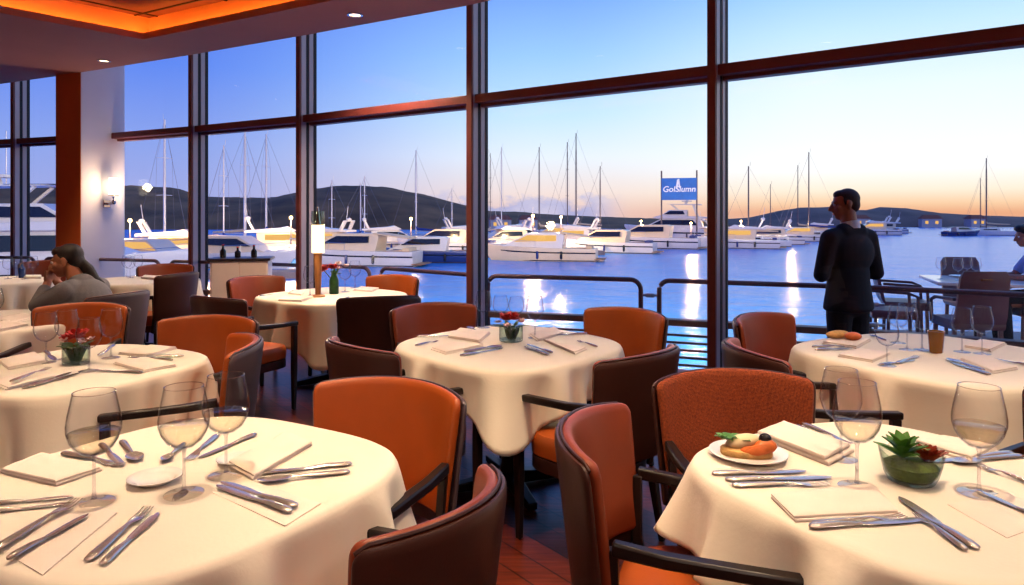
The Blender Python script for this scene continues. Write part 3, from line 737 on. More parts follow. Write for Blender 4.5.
def make_chair(pad, shell, seatm, label, shellseat=None):
    """tub-backed armchair, seat centre at the origin, facing +Y"""
    o = thing('dining_armchair', label, 'chair')
    # seat: rounded cushion with an upholstered skirt
    def outline(s, z):
        r = []
        for k in range(40):
            a = 2 * PI * k / 40; ca_, sa_ = math.cos(a), math.sin(a)
            ex = 0.5
            x = 0.255 * s * math.copysign(abs(ca_) ** ex, ca_); y = 0.25 * s * math.copysign(abs(sa_) ** ex, sa_)
            if y < -0.05: x *= 1 - 0.25 * ((-y - 0.05) / 0.2) ** 2
            r.append((x, y, z))
        return r
    MB().loops([outline(0.93, 0.375), outline(0.99, 0.385), outline(1.0, 0.43), outline(0.99, 0.455), outline(0.94, 0.474), outline(0.7, 0.484), outline(0.2, 0.487)]).obj('seat', seatm, o)
    MB().loops([outline(0.97, 0.315), outline(0.985, 0.32), outline(0.985, 0.376), outline(0.9, 0.377)]).obj('seat_frame', shell, o)
    bk = MB().loops(back_loops(0.0, 0.034, 0.50, 0.862)).obj('backrest', pad, o)
    sh = MB().loops(back_loops(0.033, 0.056, 0.44, 0.855)).obj('back_shell', shell, o, label=None)
    # piping along the top of the shell
    pp = []
    for k in range(25):
        u = -0.985 + 1.97 * k / 24; a = R(45) * u; rad = 0.386 + 0.036 + 0.055
        pp.append((rad * math.sin(a), 0.075 - rad * math.cos(a), 0.862 + 0.02 * (1 - u * u) - 0.003 - (0.012 if abs(u) > 0.95 else 0)))
    MB().tube(pp, 0.0045, 6).obj('piping', shell, bk)
    for s in (-1, 1):
        MB().bar([(s * 0.275, 0.235, 0.0), (s * 0.278, 0.235, 0.30), (s * 0.28, 0.235, 0.622)], [0.030, 0.042, 0.040], [0.030, 0.042, 0.040], up=(0, 1, 0)).obj('leg', M['blackwood'], o, bevel=0.005)
        MB().bar([(s * 0.215, -0.275, 0.0), (s * 0.20, -0.225, 0.31)], [0.028, 0.042], [0.028, 0.042], up=(0, 1, 0)).obj('leg', M['blackwood'], o, bevel=0.005)
        MB().bar([(s * 0.28, 0.262, 0.636), (s * 0.283, 0.10, 0.640), (s * 0.292, -0.08, 0.648), (s * 0.290, -0.215, 0.660)], [0.046, 0.046, 0.040, 0.034], [0.030, 0.030, 0.032, 0.036]).obj('arm', M['blackwood'], o, bevel=0.007)
        MB().bar([(s * 0.245, -0.17, 0.315), (s * 0.268, -0.215, 0.47), (s * 0.283, -0.215, 0.655)], [0.036, 0.034, 0.030], [0.036, 0.034, 0.030], up=(0, 1, 0)).obj('back_post', M['blackwood'], o, bevel=0.004)
    return o

KIND = {}
def chair_kind(k):
    if k not in KIND:
        pad, shell, seat = {'orange': ('leather', 'shell2', 'leather'), 'brown': ('leather2', 'shell', 'leather'), 'weave': ('weave', 'shell', 'leather2')}[k]
        KIND[k] = make_chair(M[pad], M[shell], M[seat], 'x'); return KIND[k], True
    return KIND[k], False
def chair(x, y, ang, kind, label, group, sc=1.0, w=1.0):
    """ang: direction faced, degrees from +X"""
    src, new = chair_kind(kind)
    loc = (x, y, 0.0); rz = R(ang) - PI / 2
    o = src if new else dup(src)
    o.location = loc; o.rotation_euler = (0, 0, rz); o.scale = (0.87 * sc * w, 0.92 * sc, sc); o['label'] = label; o['group'] = group
    return o
def chair_px(a, b, toward, kind, label, group, back=0.0, ztop=0.86, w=1.0, along=0.0):
    """from the two top corners of the back as pixels"""
    A, B = at(a[0], a[1], ztop), at(b[0], b[1], ztop); mid = (A + B) / 2; c = (B - A); c.z = 0; c.normalize()
    f = Vector((-c.y, c.x, 0))
    if f.dot(Vector((toward[0], toward[1], 0)) - mid) < 0: f = -f
    p = mid + f * (0.22 - back) + c * along
    return chair(p.x, p.y, math.degrees(math.atan2(f.y, f.x)), kind, label, group, w=w)

TOP = 0.75
def rse(phi, r, n=3.3):
    a = phi - PI / 4
    q = (abs(math.cos(a)) ** n + abs(math.sin(a)) ** n) ** (-1 / n)
    return r * q / (2 ** (0.5 - 1 / n))
def table(cx, cy, r, name_, seed, drop=0.30, corner=0.14, rz=0.0, flare=0.05, ey=1.0):
    """pedestal table and the square cloth thrown over it"""
    t = thing('pedestal_table', 'dark pedestal table under the ivory cloth of the ' + name_, 'table', (cx, cy, 0), rz, 'pedestal dining tables')
    N_ = 48
    loop = lambda s, z: [(rse(2 * PI * k / N_, r * s) * math.cos(2 * PI * k / N_), rse(2 * PI * k / N_, r * s) * math.sin(2 * PI * k / N_), z) for k in range(N_)]
    MB().loops([loop(0.96, 0.715), loop(0.98, 0.72), loop(0.98, 0.738), loop(0.96, 0.741)]).obj('tabletop', M['blackwood'], t)
    MB().lathe([(0.05, 0.04), (0.05, 0.10), (0.042, 0.12), (0.042, 0.66), (0.10, 0.70), (0.10, 0.714)], n=20).obj('pedestal', M['iron'], t)
    for k in range(4):
        a = PI / 4 * 0 + k * PI / 2 + 0.35
        MB().bar([(0.03 * math.cos(a), 0.03 * math.sin(a), 0.045), (0.34 * math.cos(a), 0.34 * math.sin(a), 0.022)], [0.07, 0.05], [0.07, 0.035]).obj('foot', M['iron'], t, bevel=0.006)
    rnd = random.Random(seed); NT = 144; nf = [rnd.uniform(0, 6.28) for _ in range(6)]
    rings = []
    def corner_k(phi): return max(0.0, math.cos(2 * (phi % (PI / 2) if (phi % (PI / 2)) < PI / 4 else (phi % (PI / 2)) - PI / 2))) ** 6
    for s in (0.02, 0.25, 0.5, 0.75, 0.93): rings.append([(rse(2 * PI * k / NT, r * s) * math.cos(2 * PI * k / NT), rse(2 * PI * k / NT, r * s) * math.sin(2 * PI * k / NT), TOP + 0.0012 * math.sin(5 * s + k * 0.2)) for k in range(NT)])
    for s, z in ((0.985, TOP - 0.001), (1.0, TOP - 0.006), (1.012, TOP - 0.018)): rings.append([(rse(2 * PI * k / NT, r * s) * math.cos(2 * PI * k / NT), rse(2 * PI * k / NT, r * s) * math.sin(2 * PI * k / NT), z) for k in range(NT)])
    NV = 12
    for j in range(1, NV + 1):
        v = j / NV; row = []
        for k in range(NT):
            phi = 2 * PI * k / NT; ck = corner_k(phi)
            fold = 0.5 * math.sin(4 * phi + nf[0]) * 0.5 + 0.9 * (1 - 2 * abs(math.sin(4.5 * phi + nf[1])) ** 0.7) + 0.5 * math.sin(14 * phi + nf[2] + 0.6 * v) + 0.25 * math.sin(23 * phi + nf[3])
            amp = 0.060 * v ** 0.8 * (1 - 0.6 * ck)
            beside = math.exp(-((abs(((phi + PI / 4) % (PI / 2)) - PI / 4) - 0.22) / 0.10) ** 2)      # valley each side of a corner ridge
            rad = rse(phi, r * 1.012) + 0.004 + flare * v + fold * amp + 0.085 * ck * v ** 1.1 - 0.07 * beside * v ** 0.8
            z = TOP - 0.018 - v * (drop + corner * ck + 0.012 * math.sin(7 * phi + nf[4]))
            row.append((rad * math.cos(phi), rad * math.sin(phi), z))
        rings.append(row)
    c = MB().loops(rings, cap0=True, cap1=False).obj('tablecloth', M['cloth'], smooth=70)
    sol = c.modifiers.new('weight', 'SOLIDIFY'); sol.thickness = 0.004; sol.offset = 1.0
    c.scale = (1, ey, 1); t.scale = (1, ey, 1)
    c.location = (cx, cy, 0.0); c.rotation_euler = (0, 0, rz)
    tag(c, 'ivory tablecloth hanging in folds over the ' + name_, 'tablecloth', 'ivory tablecloths')
    return t

TABLES = dict(
    A=((-0.88, 1.87), 0.56, 'front left table'),
    B=((-1.98, 3.22), 0.53, 'left table with red flowers'),
    C=((-0.015, 3.76), 0.595, 'centre table with the red flower vase'),
    D=((1.03, 1.83), 0.54, 'front right table'),
    E=((-1.55, 6.05), 0.63, 'table with the tall glowing lamp'),
    F=((-3.95, 7.45), 0.58, 'far table beside the white pier'),
    G=((-5.45, 7.30), 0.60, 'far left table by the window'),
    H=((-3.45, 4.50), 0.64, 'left table the seated woman leans on'),
    J=((2.12, 3.45), 0.68, 'right table below the standing man'))
EY = dict(C=1.10, E=1.06, B=1.05)
for k, ((cx, cy), r, nm) in TABLES.items():
    vrot = -math.atan2(cx, cy) if k not in 'FGH' else 0.3
    table(cx, cy, r, nm, ord(k), rz=vrot * 0.6, drop={'A': 0.28, 'E': 0.34, 'C': 0.19, 'D': 0.19}.get(k, 0.28), corner={'E': 0.13, 'C': 0.12, 'A': 0.05, 'D': 0.01}.get(k, 0.09), flare={'A': 0.035, 'D': 0.045}.get(k, 0.022), ey=EY.get(k, 1.0))
tc = {k: v[0] for k, v in TABLES.items()}
# chairs ------------------------------------------------------------------
gC, gE, gB = 'armchairs around the centre table', 'armchairs around the lamp table', 'armchairs around the left flower table'
chair_px((590, 362), (668, 343), tc['C'], 'brown', 'dark backed armchair at front right of the centre flower table, orange seat below its arm', gC)
chair_px((343, 337), (398, 352), tc['C'], 'brown', 'dark backed armchair at front left of the centre flower table, arm reaching to the cloth', gC)
chair_px((398, 311), (473, 306), tc['C'], 'brown', 'chestnut armchair behind the centre flower table on its left, facing the camera', gC)
chair_px((588, 310), (657, 318), tc['C'], 'orange', 'orange armchair behind the centre flower table against the terrace railing', gC)
chair_px((350, 298), (407, 296), tc['E'], 'brown', 'dark backed armchair at front right of the tall lamp table', gE)
chair_px((196, 295), (250, 300), tc['E'], 'brown', 'dark backed armchair at front left of the tall lamp table, orange seat', gE)
chair_px((233, 281), (283, 277), tc['E'], 'brown', 'chestnut armchair between the pale cabinet and the tall lamp table', gE)
chair_px((369, 277), (412, 279), tc['E'], 'orange', 'orange armchair behind the tall lamp table by the water window', gE)
chair(-1.70, 3.60, 264, 'orange', 'orange armchair behind the left flower table, taupe shell showing at its end', gB)
chair(-1.51, 3.10, 201, 'orange', 'armchair at right of the left flower table, black arm before the cloth', gB)
chair_px((36, 309), (121, 308), (-2.6, 2.0), 'orange', 'orange armchair standing with its back edge just below the seated woman', gB)
chair(-2.32, 2.62, 45, 'brown', 'armchair at the left picture edge, black arm above orange seat', gB)
gA = 'armchairs around the front left table'
chair_px((297, 391), (444, 409), tc['A'], 'orange', 'large orange armchair behind the front left table, facing the camera', gA, back=0.08)
chair_px((349, 566), (497, 468), tc['A'], 'brown', 'brown armchair nearest the camera at bottom centre, back turned', gA, back=-0.06, w=0.82, along=0.035)
gD = 'armchairs around the front right table'
chair(0.50, 1.84, -17, 'brown', 'brown armchair left of the front right table, seen from its side', gD)
chair_px((664, 385), (810, 382), tc['D'], 'weave', 'rust woven armchair behind the front right table', gD)
chair(1.66, 2.06, 203, 'weave', 'rust woven armchair at the right picture edge beside the front right table', gD)
gJ = 'armchairs around the right table'
chair(1.32, 3.06, 3, 'brown', 'nearer dark armchair at left of the right table, back edge to the camera', gJ)
chair_px((742, 325), (797, 315), tc['J'], 'brown', 'farther brown armchair at left of the right table, in front of the railing', gJ)
chair(-3.52, 6.92, 165, 'brown', 'dark armchair between the pier and the mullion, facing the far table', 'armchairs at the far tables')
chair_px((142, 267), (189, 265.5), (-3.9, 6.5), 'brown', 'chestnut armchair behind the far table beside the pier', 'armchairs at the far tables')
chair_px((30, 263), (64, 262), (-5.3, 6.0), 'brown', 'chestnut armchair behind the far left table below the orange pier face', 'armchairs at the far tables')
chair(-3.13, 5.20, 165, 'orange', 'armchair the woman in the grey blazer sits on', 'armchairs at the far tables')

# pale cabinet with dark top by the window
cb_ = thing('service_cabinet', 'pale waist high service cabinet with dark top by the window', 'cabinet', atd(242, 8.62), R(12))
MB().box((0, 0, 0.457), (0.66, 0.40, 0.856)).obj('body', M['cabinet'], cb_, bevel=0.006)
MB().box((0, 0, 0.015), (0.62, 0.36, 0.03)).obj('plinth', M['darktop'], cb_)
MB().box((0, 0, 0.900), (0.72, 0.46, 0.03)).obj('top', M['darktop'], cb_, bevel=0.005)
for s in (-1, 1):
    MB().box((s * 0.16, -0.204, 0.47), (0.305, 0.012, 0.80)).obj('door', M['cabinet'], cb_, bevel=0.004)
for k, (dx, hh) in enumerate(((-0.22, 0.15), (-0.05, 0.12), (0.14, 0.14))):
    p = cb_.location + Vector((math.cos(R(12)) * dx, math.sin(R(12)) * dx, 0.916))
    b = thing('bottle', ['squat dark bottle at left on the pale cabinet', 'short dark bottle in the middle on the pale cabinet', 'dark bottle at right on the pale cabinet'][k], 'bottle', p, 0, 'bottles on the cabinet')
    MB().lathe([(0.03, 0), (0.036, 0.006), (0.036, hh * 0.55), (0.014, hh * 0.75), (0.013, hh)], n=16).obj('body', M['tint'], b)
    MB().lathe([(0.015, hh), (0.015, hh + 0.012)], n=12).obj('cap', M['red'], b)

# downlights over the tables, including the two seen in the ceiling
for k, lb, e in (('A', 'recessed downlight over the front left table', 190), ('B', 'recessed downlight over the left flower table', 160), ('C', 'recessed downlight over the centre flower table', 150),
              ('D', 'recessed downlight over the front right table', 190), ('H', 'recessed downlight over the table the woman leans on', 130), ('J', 'recessed downlight over the right table below the standing man', 150)):
    x, y = tc[k]; y = min(y, 3.3 if k == 'C' else 9)
    downlight(x, y - (0.5 if k == 'J' else 0.1), e, lb)
p = at(104, 60.5, CEIL) if False else atd(104, 1.97 * FPX / 153.5); downlight(p.x, p.y, 75, 'small lit downlight in the lowered ceiling above the white pier')
p = atd(355, 1.97 * FPX / 199.5); downlight(p.x, p.y, 290, 'small lit downlight in the lowered ceiling above the tall lamp table', size=R(125))
p = atd(20, 6.4); downlight(-4.9, 6.6, 90, 'recessed downlight over the far left table')
downlight(-6.2, 8.2, 110, 'added unseen downlight before the front face of the pier')  # added out of view to brighten the pier's front
downlight(-1.35, 5.2, 120, 'added unseen downlight in front of the tall lamp table')  # added out of view to brighten the cloth front of the lamp table
# wide downlights added behind the camera as fill for cloth sides and ceiling
for x_, y_, lb in ((-3.2, -1.2, 'added wide fill downlight at the back left of the room'), (0.3, -1.7, 'added wide fill downlight at the back middle of the room'), (3.4, -0.6, 'added wide fill downlight at the back right of the room')):
    downlight(x_, y_, 170, lb, size=R(150), col=(1.0, 0.80, 0.68), blend=0.8)

# ================================================================== tableware
TT = TOP + 0.003                             # top of the cloth
def goblet(h=0.25, bowl=0.052):
    o = thing('wine_glass', 'x', 'glass')
    k = h / 0.25; b = bowl / 0.052
    MB().lathe([(0.040 * b, 0.0), (0.041 * b, 0.0015), (0.036 * b, 0.003), (0.014 * b, 0.0055), (0.006, 0.010 * k)], n=28).obj('foot', M['stem'], o, smooth=60)
    MB().lathe([(0.006, 0.0095 * k), (0.0038, 0.03 * k), (0.0034, 0.07 * k), (0.0042, 0.098 * k), (0.008, 0.108 * k)], n=14).obj('stem', M['stem'], o, smooth=60)
    prof = [(0.008, 0.107), (0.022, 0.112), (0.036, 0.124), (0.046, 0.142), (0.0515, 0.162), (0.052, 0.178), (0.0490, 0.202), (0.0440, 0.228), (0.0400, 0.25)]
    pr = [(r * b, z * k) for r, z in prof]
    inn = [(max(r * b - 0.0014, 0.002), z * k + (0.0016 if i < 3 else 0)) for i, (r, z) in enumerate(prof)]
    bo = MB().lathe(pr + list(reversed(inn)), n=36, cap0=False, cap1=True).obj('bowl', M['glass'], o, smooth=60)
    MB().lathe([(0.0402 * b, 0.2492 * k), (0.0408 * b, 0.2500 * k), (0.0402 * b, 0.2508 * k), (0.0390 * b, 0.2500 * k)], n=36, cap0=False, cap1=False).obj('rim', M['lip'], bo)
    return o
def add_wine(o, h, bowl, lv=0.42):
    k = h / 0.25; b = bowl / 0.052
    prof = [(0.002, 0.109), (0.020, 0.1145), (0.034, 0.126), (0.044, 0.143), (0.0492, 0.160)]
    MB().lathe([(r * b, z * k) for r, z in prof] + [(0.0488 * b, 0.1605 * k), (0.002, 0.1605 * k)], n=30).obj('wine', M['wine'], o, smooth=60)
GL = {}
def glass(px, py, label, group, h=0.25, bowl=0.052, wine=False, z=None):
    key = (h, bowl, wine); loc = at(px, py, TT if z is None else z)
    if key not in GL:
        GL[key] = goblet(h, bowl); o = GL[key]
        if wine: add_wine(o, h, bowl)
        o.location = loc; o['label'] = label; o['group'] = group
    else: o = dup(GL[key], loc, random.Random(px * 7 + py).uniform(0, 6), label, group)
    return o

def ribbon(stations, n=8):
    """stations (x, half width, half thickness, z)"""
    rings = []
    for x, w, t, z in stations:
        rings.append([(x, w * math.cos(2 * PI * k / n), z + t * math.sin(2 * PI * k / n)) for k in range(n)])
    return MB().loops(rings)
HANDLE = [(0.0, 0.003, 0.0025, 0.005), (0.004, 0.0085, 0.005, 0.006), (0.02, 0.0100, 0.0062, 0.0065), (0.06, 0.0084, 0.0058, 0.007), (0.10, 0.0060, 0.0046, 0.0085)]
def make_knife():
    mb = ribbon(HANDLE[:-1] + [(0.095, 0.0066, 0.0036, 0.005), (0.104, 0.0058, 0.003, 0.005)])
    b = ribbon([(0.102, 0.006, 0.0022, 0.005), (0.115, 0.0095, 0.0012, 0.005), (0.16, 0.0112, 0.0011, 0.005), (0.205, 0.0105, 0.0009, 0.005), (0.226, 0.0065, 0.0008, 0.005), (0.235, 0.0015, 0.0006, 0.005)], 8)
    mb.add(b.v, b.f); return mb.mesh('dinner_knife', 50)
def make_fork():
    mb = ribbon(HANDLE + [(0.128, 0.0040, 0.0022, 0.010), (0.142, 0.0075, 0.0016, 0.008), (0.155, 0.0115, 0.0013, 0.006), (0.165, 0.0122, 0.0012, 0.005)])
    for y in (-0.0096, -0.0032, 0.0032, 0.0096):
        b = ribbon([(0.162, 0.0019, 0.0012, 0.005), (0.185, 0.0017, 0.0010, 0.0052), (0.205, 0.0012, 0.0008, 0.009)], 6)
        mb.add([(v[0], v[1] + y, v[2]) for v in b.v], b.f)
    return mb.mesh('dinner_fork', 50)
def make_spoon():
    mb = ribbon(HANDLE + [(0.128, 0.0038, 0.0022, 0.010)])
    rings = []
    for i in range(9):
        u = i / 8; x = 0.126 + 0.072 * u; w = 0.0195 * math.sin(PI * min(0.985, max(0.06, u)) ** 0.85) ** 0.7 + 0.001
        dep = 0.007 * math.sin(PI * u)
        rings.append([(x, w * c_, 0.0105 - dep * (1 - c_ * c_) + dd) for c_, dd in ((-1, 0), (-0.6, 0), (0, 0), (0.6, 0), (1, 0), (0.6, -0.0012), (0, -0.0014), (-0.6, -0.0012))])
    mb.loops(rings); return mb.mesh('table_spoon', 50)
CUT = {'dinner_knife': make_knife(), 'dinner_fork': make_fork(), 'table_spoon': make_spoon()}
for m_ in CUT.values(): m_.materials.append(M['silver'])
CLEN = {'dinner_knife': 0.235, 'dinner_fork': 0.207, 'table_spoon': 0.2}
CATS = {'dinner_knife': 'knife', 'dinner_fork': 'fork', 'table_spoon': 'spoon'}
def cut(kind, x1, y1, x2, y2, label, group, lift=0.0, fit=True):
    """handle end pixel, tip pixel"""
    a, b = at(x1, y1, TT), at(x2, y2, TT); v = b - a
    o = bpy.data.objects.new(kind, CUT[kind]); COL.objects.link(o)
    s = max(0.80, min(1.22, v.length / CLEN[kind])) if fit else 1.0
    mid = (a + b) / 2; t = v.normalized(); st_ = mid - t * (CLEN[kind] * s / 2)
    o.location = (st_.x, st_.y, TT + 0.0012 + lift); o.rotation_euler = (0, 0, math.atan2(t.y, t.x)); o.scale = (s, s, 1)
    return tag(o, label, CATS[kind], group)

def napkin(quad, label, group, h=0.007, layers=2, lift=0.0, seed=0):
    """folded linen laid flat: the quad's corners as pixels"""
    P = [at(x, y, TT) for x, y in quad]; c = sum(P, Vector((0, 0, 0))) / 4
    u_, v_ = (P[1] - P[0] + P[2] - P[3]) / 2, (P[3] - P[0] + P[2] - P[1]) / 2      # linen is no longer than its own size
    if max(u_.length, v_.length) > 0.29 and layers > 1:
        u_ *= min(1, 0.29 / u_.length); v_ *= min(1, 0.29 / v_.length)
        P = [c - u_ / 2 - v_ / 2, c + u_ / 2 - v_ / 2, c + u_ / 2 + v_ / 2, c - u_ / 2 + v_ / 2]
    rnd = random.Random(seed + int(quad[0][0] * 3)); mb = MB()
    n = 10
    for L_ in range(layers):
        z0 = L_ * h; sh = 1 - 0.035 * L_; dx, dy = rnd.uniform(-0.004, 0.004), rnd.uniform(-0.004, 0.004)
        Q = [(p - c) * sh + Vector((dx, dy, 0)) for p in P]
        pt_ = lambda u, v: (Q[0] * (1 - u) + Q[1] * u) * (1 - v) + (Q[3] * (1 - u) + Q[2] * u) * v
        rings = []
        # an edge-rounded pillow of cloth
        def sheet(ins, zz, wob):
            r = []
            cs = [(k / n, 0) for k in range(n)] + [(1, k / n) for k in range(n)] + [(1 - k / n, 1) for k in range(n)] + [(0, 1 - k / n) for k in range(n)]
            for u, v in cs:
                uu, vv = 0.5 + (u - 0.5) * (1 - ins), 0.5 + (v - 0.5) * (1 - ins)
                p = pt_(uu, vv); r.append((p.x, p.y, z0 + zz + wob * noise.noise(Vector((p.x * 25, p.y * 25, L_ + seed)))))
            return r
        mb.loops([sheet(0.02, 0.0005, 0), sheet(0.0, 0.2 * h, 0), sheet(0.0, 0.7 * h, 0.001), sheet(0.025, 0.98 * h, 0.0015), sheet(0.3, 1.04 * h, 0.003), sheet(0.7, 1.06 * h, 0.003), sheet(0.97, 1.05 * h, 0.002)])
    o = mb.obj('napkin', M['napkin'], smooth=50); o.location = (c.x, c.y, TT + 0.0008 + lift)
    return tag(o, label, 'napkin', group)

def plate(px, py, r, label, depth=0.014, name='bread_plate', group='small china dishes'):
    o = thing(name, label, 'plate', at(px, py, TT) + Vector((0, 0, 0.001)), 0, group)
    MB().lathe([(r * 0.55, 0), (r * 0.6, 0.001), (r * 0.72, depth * 0.45), (r, depth), (r * 1.005, depth + 0.002), (r * 0.98, depth + 0.003), (r * 0.72, depth * 0.45 + 0.003), (r * 0.6, 0.004), (0.002, 0.0035)], n=40).obj('rim', M['china'], o, smooth=60)
    MB().lathe([(r * 0.5, -0.0005), (r * 0.56, -0.0005), (r * 0.56, 0.001), (r * 0.5, 0.001)], n=32, cap0=False, cap1=False).obj('foot_ring', M['china'], o)
    return o

def blossom(mb, c, r, n, rnd, cup=0.5):
    c = Vector(c)
    for k in range(n):
        a = 2 * PI * k / n + rnd.uniform(-0.3, 0.3); tilt = rnd.uniform(0.2, 1.2) * cup
        d = Vector((math.cos(a) * math.cos(tilt), math.sin(a) * math.cos(tilt), math.sin(tilt)))
        M3 = d.to_track_quat('X', 'Z').to_matrix()
        mb.ball(c + d * r * 0.55, (r * 0.55, r * 0.42, r * 0.10), 8, 5, M3)
def leaf(mb, base, d, L, w, curl=0.3, fold=0.15):
    base = Vector(base); d = Vector(d).normalized(); s = d.cross(Vector((0, 0, 1)))
    s = s.normalized() if s.length > 1e-3 else Vector((1, 0, 0)); n = s.cross(d)
    rings = []
    for i in range(8):
        u = i / 7; p = base + d * (L * u) - Vector((0, 0, 1)) * (curl * L * u * u); ww = w * math.sin(PI * (0.06 + 0.92 * u) ** 0.8) + 0.0006
        rings.append([p + s * ww + n * (fold * ww), p + n * 0.0, p - s * ww + n * (fold * ww), p - n * 0.002])
    mb.loops(rings)

def flower_vase(px, py, label, h=0.10, r=0.05, red=True, s=1.0, seed=1, stems_long=0.0):
    o = thing('flower_vase', label, 'vase', at(px, py, TT) + Vector((0, 0, 0.001)), 0, None, s)
    rnd = random.Random(seed)
    MB().lathe([(r * 0.92, 0), (r * 0.98, 0.004), (r, 0.02), (r, h), (r - 0.003, h), (r - 0.003, 0.012), (0.002, 0.010)], n=28).obj('glass_jar', M['glass2'], o, smooth=50)
    g = MB()
    for k in range(26):
        a = rnd.uniform(0, 6.28); q = rnd.uniform(0.1, 0.85) * r
        leaf(g, (q * math.cos(a) * 0.5, q * math.sin(a) * 0.5, 0.012), (math.cos(a) * 0.4, math.sin(a) * 0.4, 1.0), h * rnd.uniform(0.6, 0.95), 0.010, 0.05)
    g.obj('stems', M['darkgreen'], o)
    nf = 5 if red else 4
    for k in range(nf):
        f = MB(); a = 2 * PI * k / nf + rnd.uniform(-.3, .3); q = r * (0.55 if k else 0.1)
        blossom(f, (q * math.cos(a), q * math.sin(a), h + 0.012 + stems_long + rnd.uniform(0, 0.03)), r * 0.66, 10, rnd, 0.9); f.obj('blossom', M['red'], o, label='red blossom')
    for k in range(5):
        w_ = MB(); a = 2 * PI * k / 5 + 0.6; blossom(w_, (r * 1.05 * math.cos(a), r * 1.05 * math.sin(a), h + 0.004 + rnd.uniform(0, 0.02)), r * 0.36, 6, rnd, 0.7); w_.obj('small_blossom', M['pinkp'], o, label='pale small blossom')
    lf = MB()
    for k in range(16):
        a = rnd.uniform(0, 6.28); leaf(lf, (r * 0.5 * math.cos(a), r * 0.5 * math.sin(a), h - 0.01), (math.cos(a), math.sin(a), rnd.uniform(0.2, 0.9)), r * rnd.uniform(0.8, 1.25), 0.011, 0.25)
    lf.obj('leaves', M['green'], o)
    return o

# ---- front left table
gk, gf, gs, gw, gn = 'dinner knives on the tables', 'dinner forks on the tables', 'spoons on the tables', 'wine glasses on the tables', 'folded napkins on the tables'
T1 = 'the front left table'
glass(94, 503, 'large wine glass at far left of ' + T1 + ', above a crossing fork', gw, 0.268, 0.060, True)
glass(184, 494, 'large wine glass in the middle of ' + T1 + ' beside the bread plate', gw, 0.268, 0.060, True)
glass(226, 476, 'large wine glass at right of ' + T1 + ', before the orange armchair', gw, 0.268, 0.060, True)
plate(155, 483, 0.066, 'small white bread plate in the middle of ' + T1, 0.016)
plate(236, 463, 0.052, 'small cream dish behind the rightmost glass on ' + T1, 0.012)
napkin([(-6, 473), (50, 486), (96, 471), (36, 456)], 'folded napkin at the left picture edge on ' + T1, gn, 0.008)
napkin([(231, 468), (247, 480), (318, 447), (282, 433)], 'thick folded napkin at far right of ' + T1, gn, 0.008)
napkin([(216, 496), (262, 486), (326, 507), (290, 530)], 'thin flat napkin on the near right of ' + T1, gn, 0.003, 1)
napkin([(-10, 560), (70, 505), (108, 520), (30, 585)], 'thin flat napkin beneath the leftmost forks of ' + T1, gn, 0.003, 1)
cut('dinner_fork', 80, 570, 154, 506, 'fork lying alone at near centre of ' + T1 + ', tines beside the bread plate', gf)
cut('dinner_knife', 102, 568, 158, 515, 'knife half under the central fork on ' + T1, gk)
cut('dinner_fork', -6, 556, 79, 504, 'fork on the thin napkin at near left of ' + T1, gf, 0.006)
cut('dinner_knife', -6, 572, 78, 524, 'knife on the thin napkin at near left of ' + T1, gk, 0.006)
cut('dinner_knife', -10, 507, 66, 499, 'upper of two knives lying across the left picture edge on ' + T1, gk)
cut('dinner_knife', -8, 515, 62, 506, 'lower of two knives lying across the left picture edge on ' + T1, gk)
cut('dinner_fork', 58, 454, 128, 469, 'fork at the far edge of ' + T1 + ' behind the leftmost glass', gf)
cut('dinner_knife', 101, 446, 123, 468, 'knife pointing at the camera at the far edge of ' + T1, gk)
cut('table_spoon', 122, 443, 138, 464, 'spoon pointing at the camera at the far edge of ' + T1, gs)
cut('table_spoon', 184, 446, 163, 464, 'spoon just left of the middle glass stem on ' + T1, gs)
cut('dinner_fork', 217, 437, 187, 463, 'fork between the middle and right glasses on ' + T1, gf)
cut('dinner_knife', 256, 436, 198, 460, 'knife slanting behind the rightmost glass on ' + T1, gk)
cut('dinner_knife', 352, 466, 246, 476, 'upper of two pieces in front of the thick napkin on ' + T1, gk)
cut('table_spoon', 350, 474, 256, 484, 'spoon in front of the thick napkin at right of ' + T1, gs)
cut('dinner_knife', 297, 518, 212, 487, 'nearer knife on the thin right napkin of ' + T1, gk, 0.004)
cut('dinner_knife', 298, 511, 220, 485, 'farther knife on the thin right napkin of ' + T1, gk, 0.004)

# ---- left table with red flowers
T2 = 'the left flower table'
flower_vase(76, 364, 'round glass of moss and red flowers among glasses on the left table', 0.075, 0.047, True, 1.22, 3)
for x, y, lb in ((46, 363, 'leftmost of four wine glasses on '), (67, 359, 'second wine glass from left on '), (89, 371, 'wine glass right of the red flower jar on '), (111, 358, 'rightmost of four wine glasses on ')):
    glass(x, y, lb + T2, gw, 0.235, 0.052)
napkin([(108, 363), (148, 360), (173, 366), (148, 375)], 'folded napkin at near right of ' + T2, gn, 0.007)
napkin([(119, 355), (152, 347), (178, 349), (150, 358)], 'folded napkin at far right of ' + T2, gn, 0.007)
napkin([(-8, 361), (30, 353), (42, 362), (2, 369)], 'folded napkin at the left end of ' + T2, gn, 0.007)
napkin([(-12, 384), (36, 372), (56, 378), (6, 391)], 'folded napkin at near left of ' + T2, gn, 0.007)
cut('dinner_fork', 10, 389, 50, 374, 'fork on the near left of ' + T2, gf, 0.022)
cut('dinner_knife', 22, 390, 72, 373, 'longer knife at near left of ' + T2, gk)
cut('dinner_knife', 30, 388, 80, 374, 'knife pointing to the red flower jar on ' + T2, gk)
cut('dinner_knife', 142, 374, 95, 371, 'knife before the near right napkin of ' + T2, gk)
cut('dinner_fork', 185, 357, 127, 359, 'fork along the far right edge of ' + T2, gf)
cut('table_spoon', 168, 361, 148, 360, 'spoon between the two right napkins of ' + T2, gs)
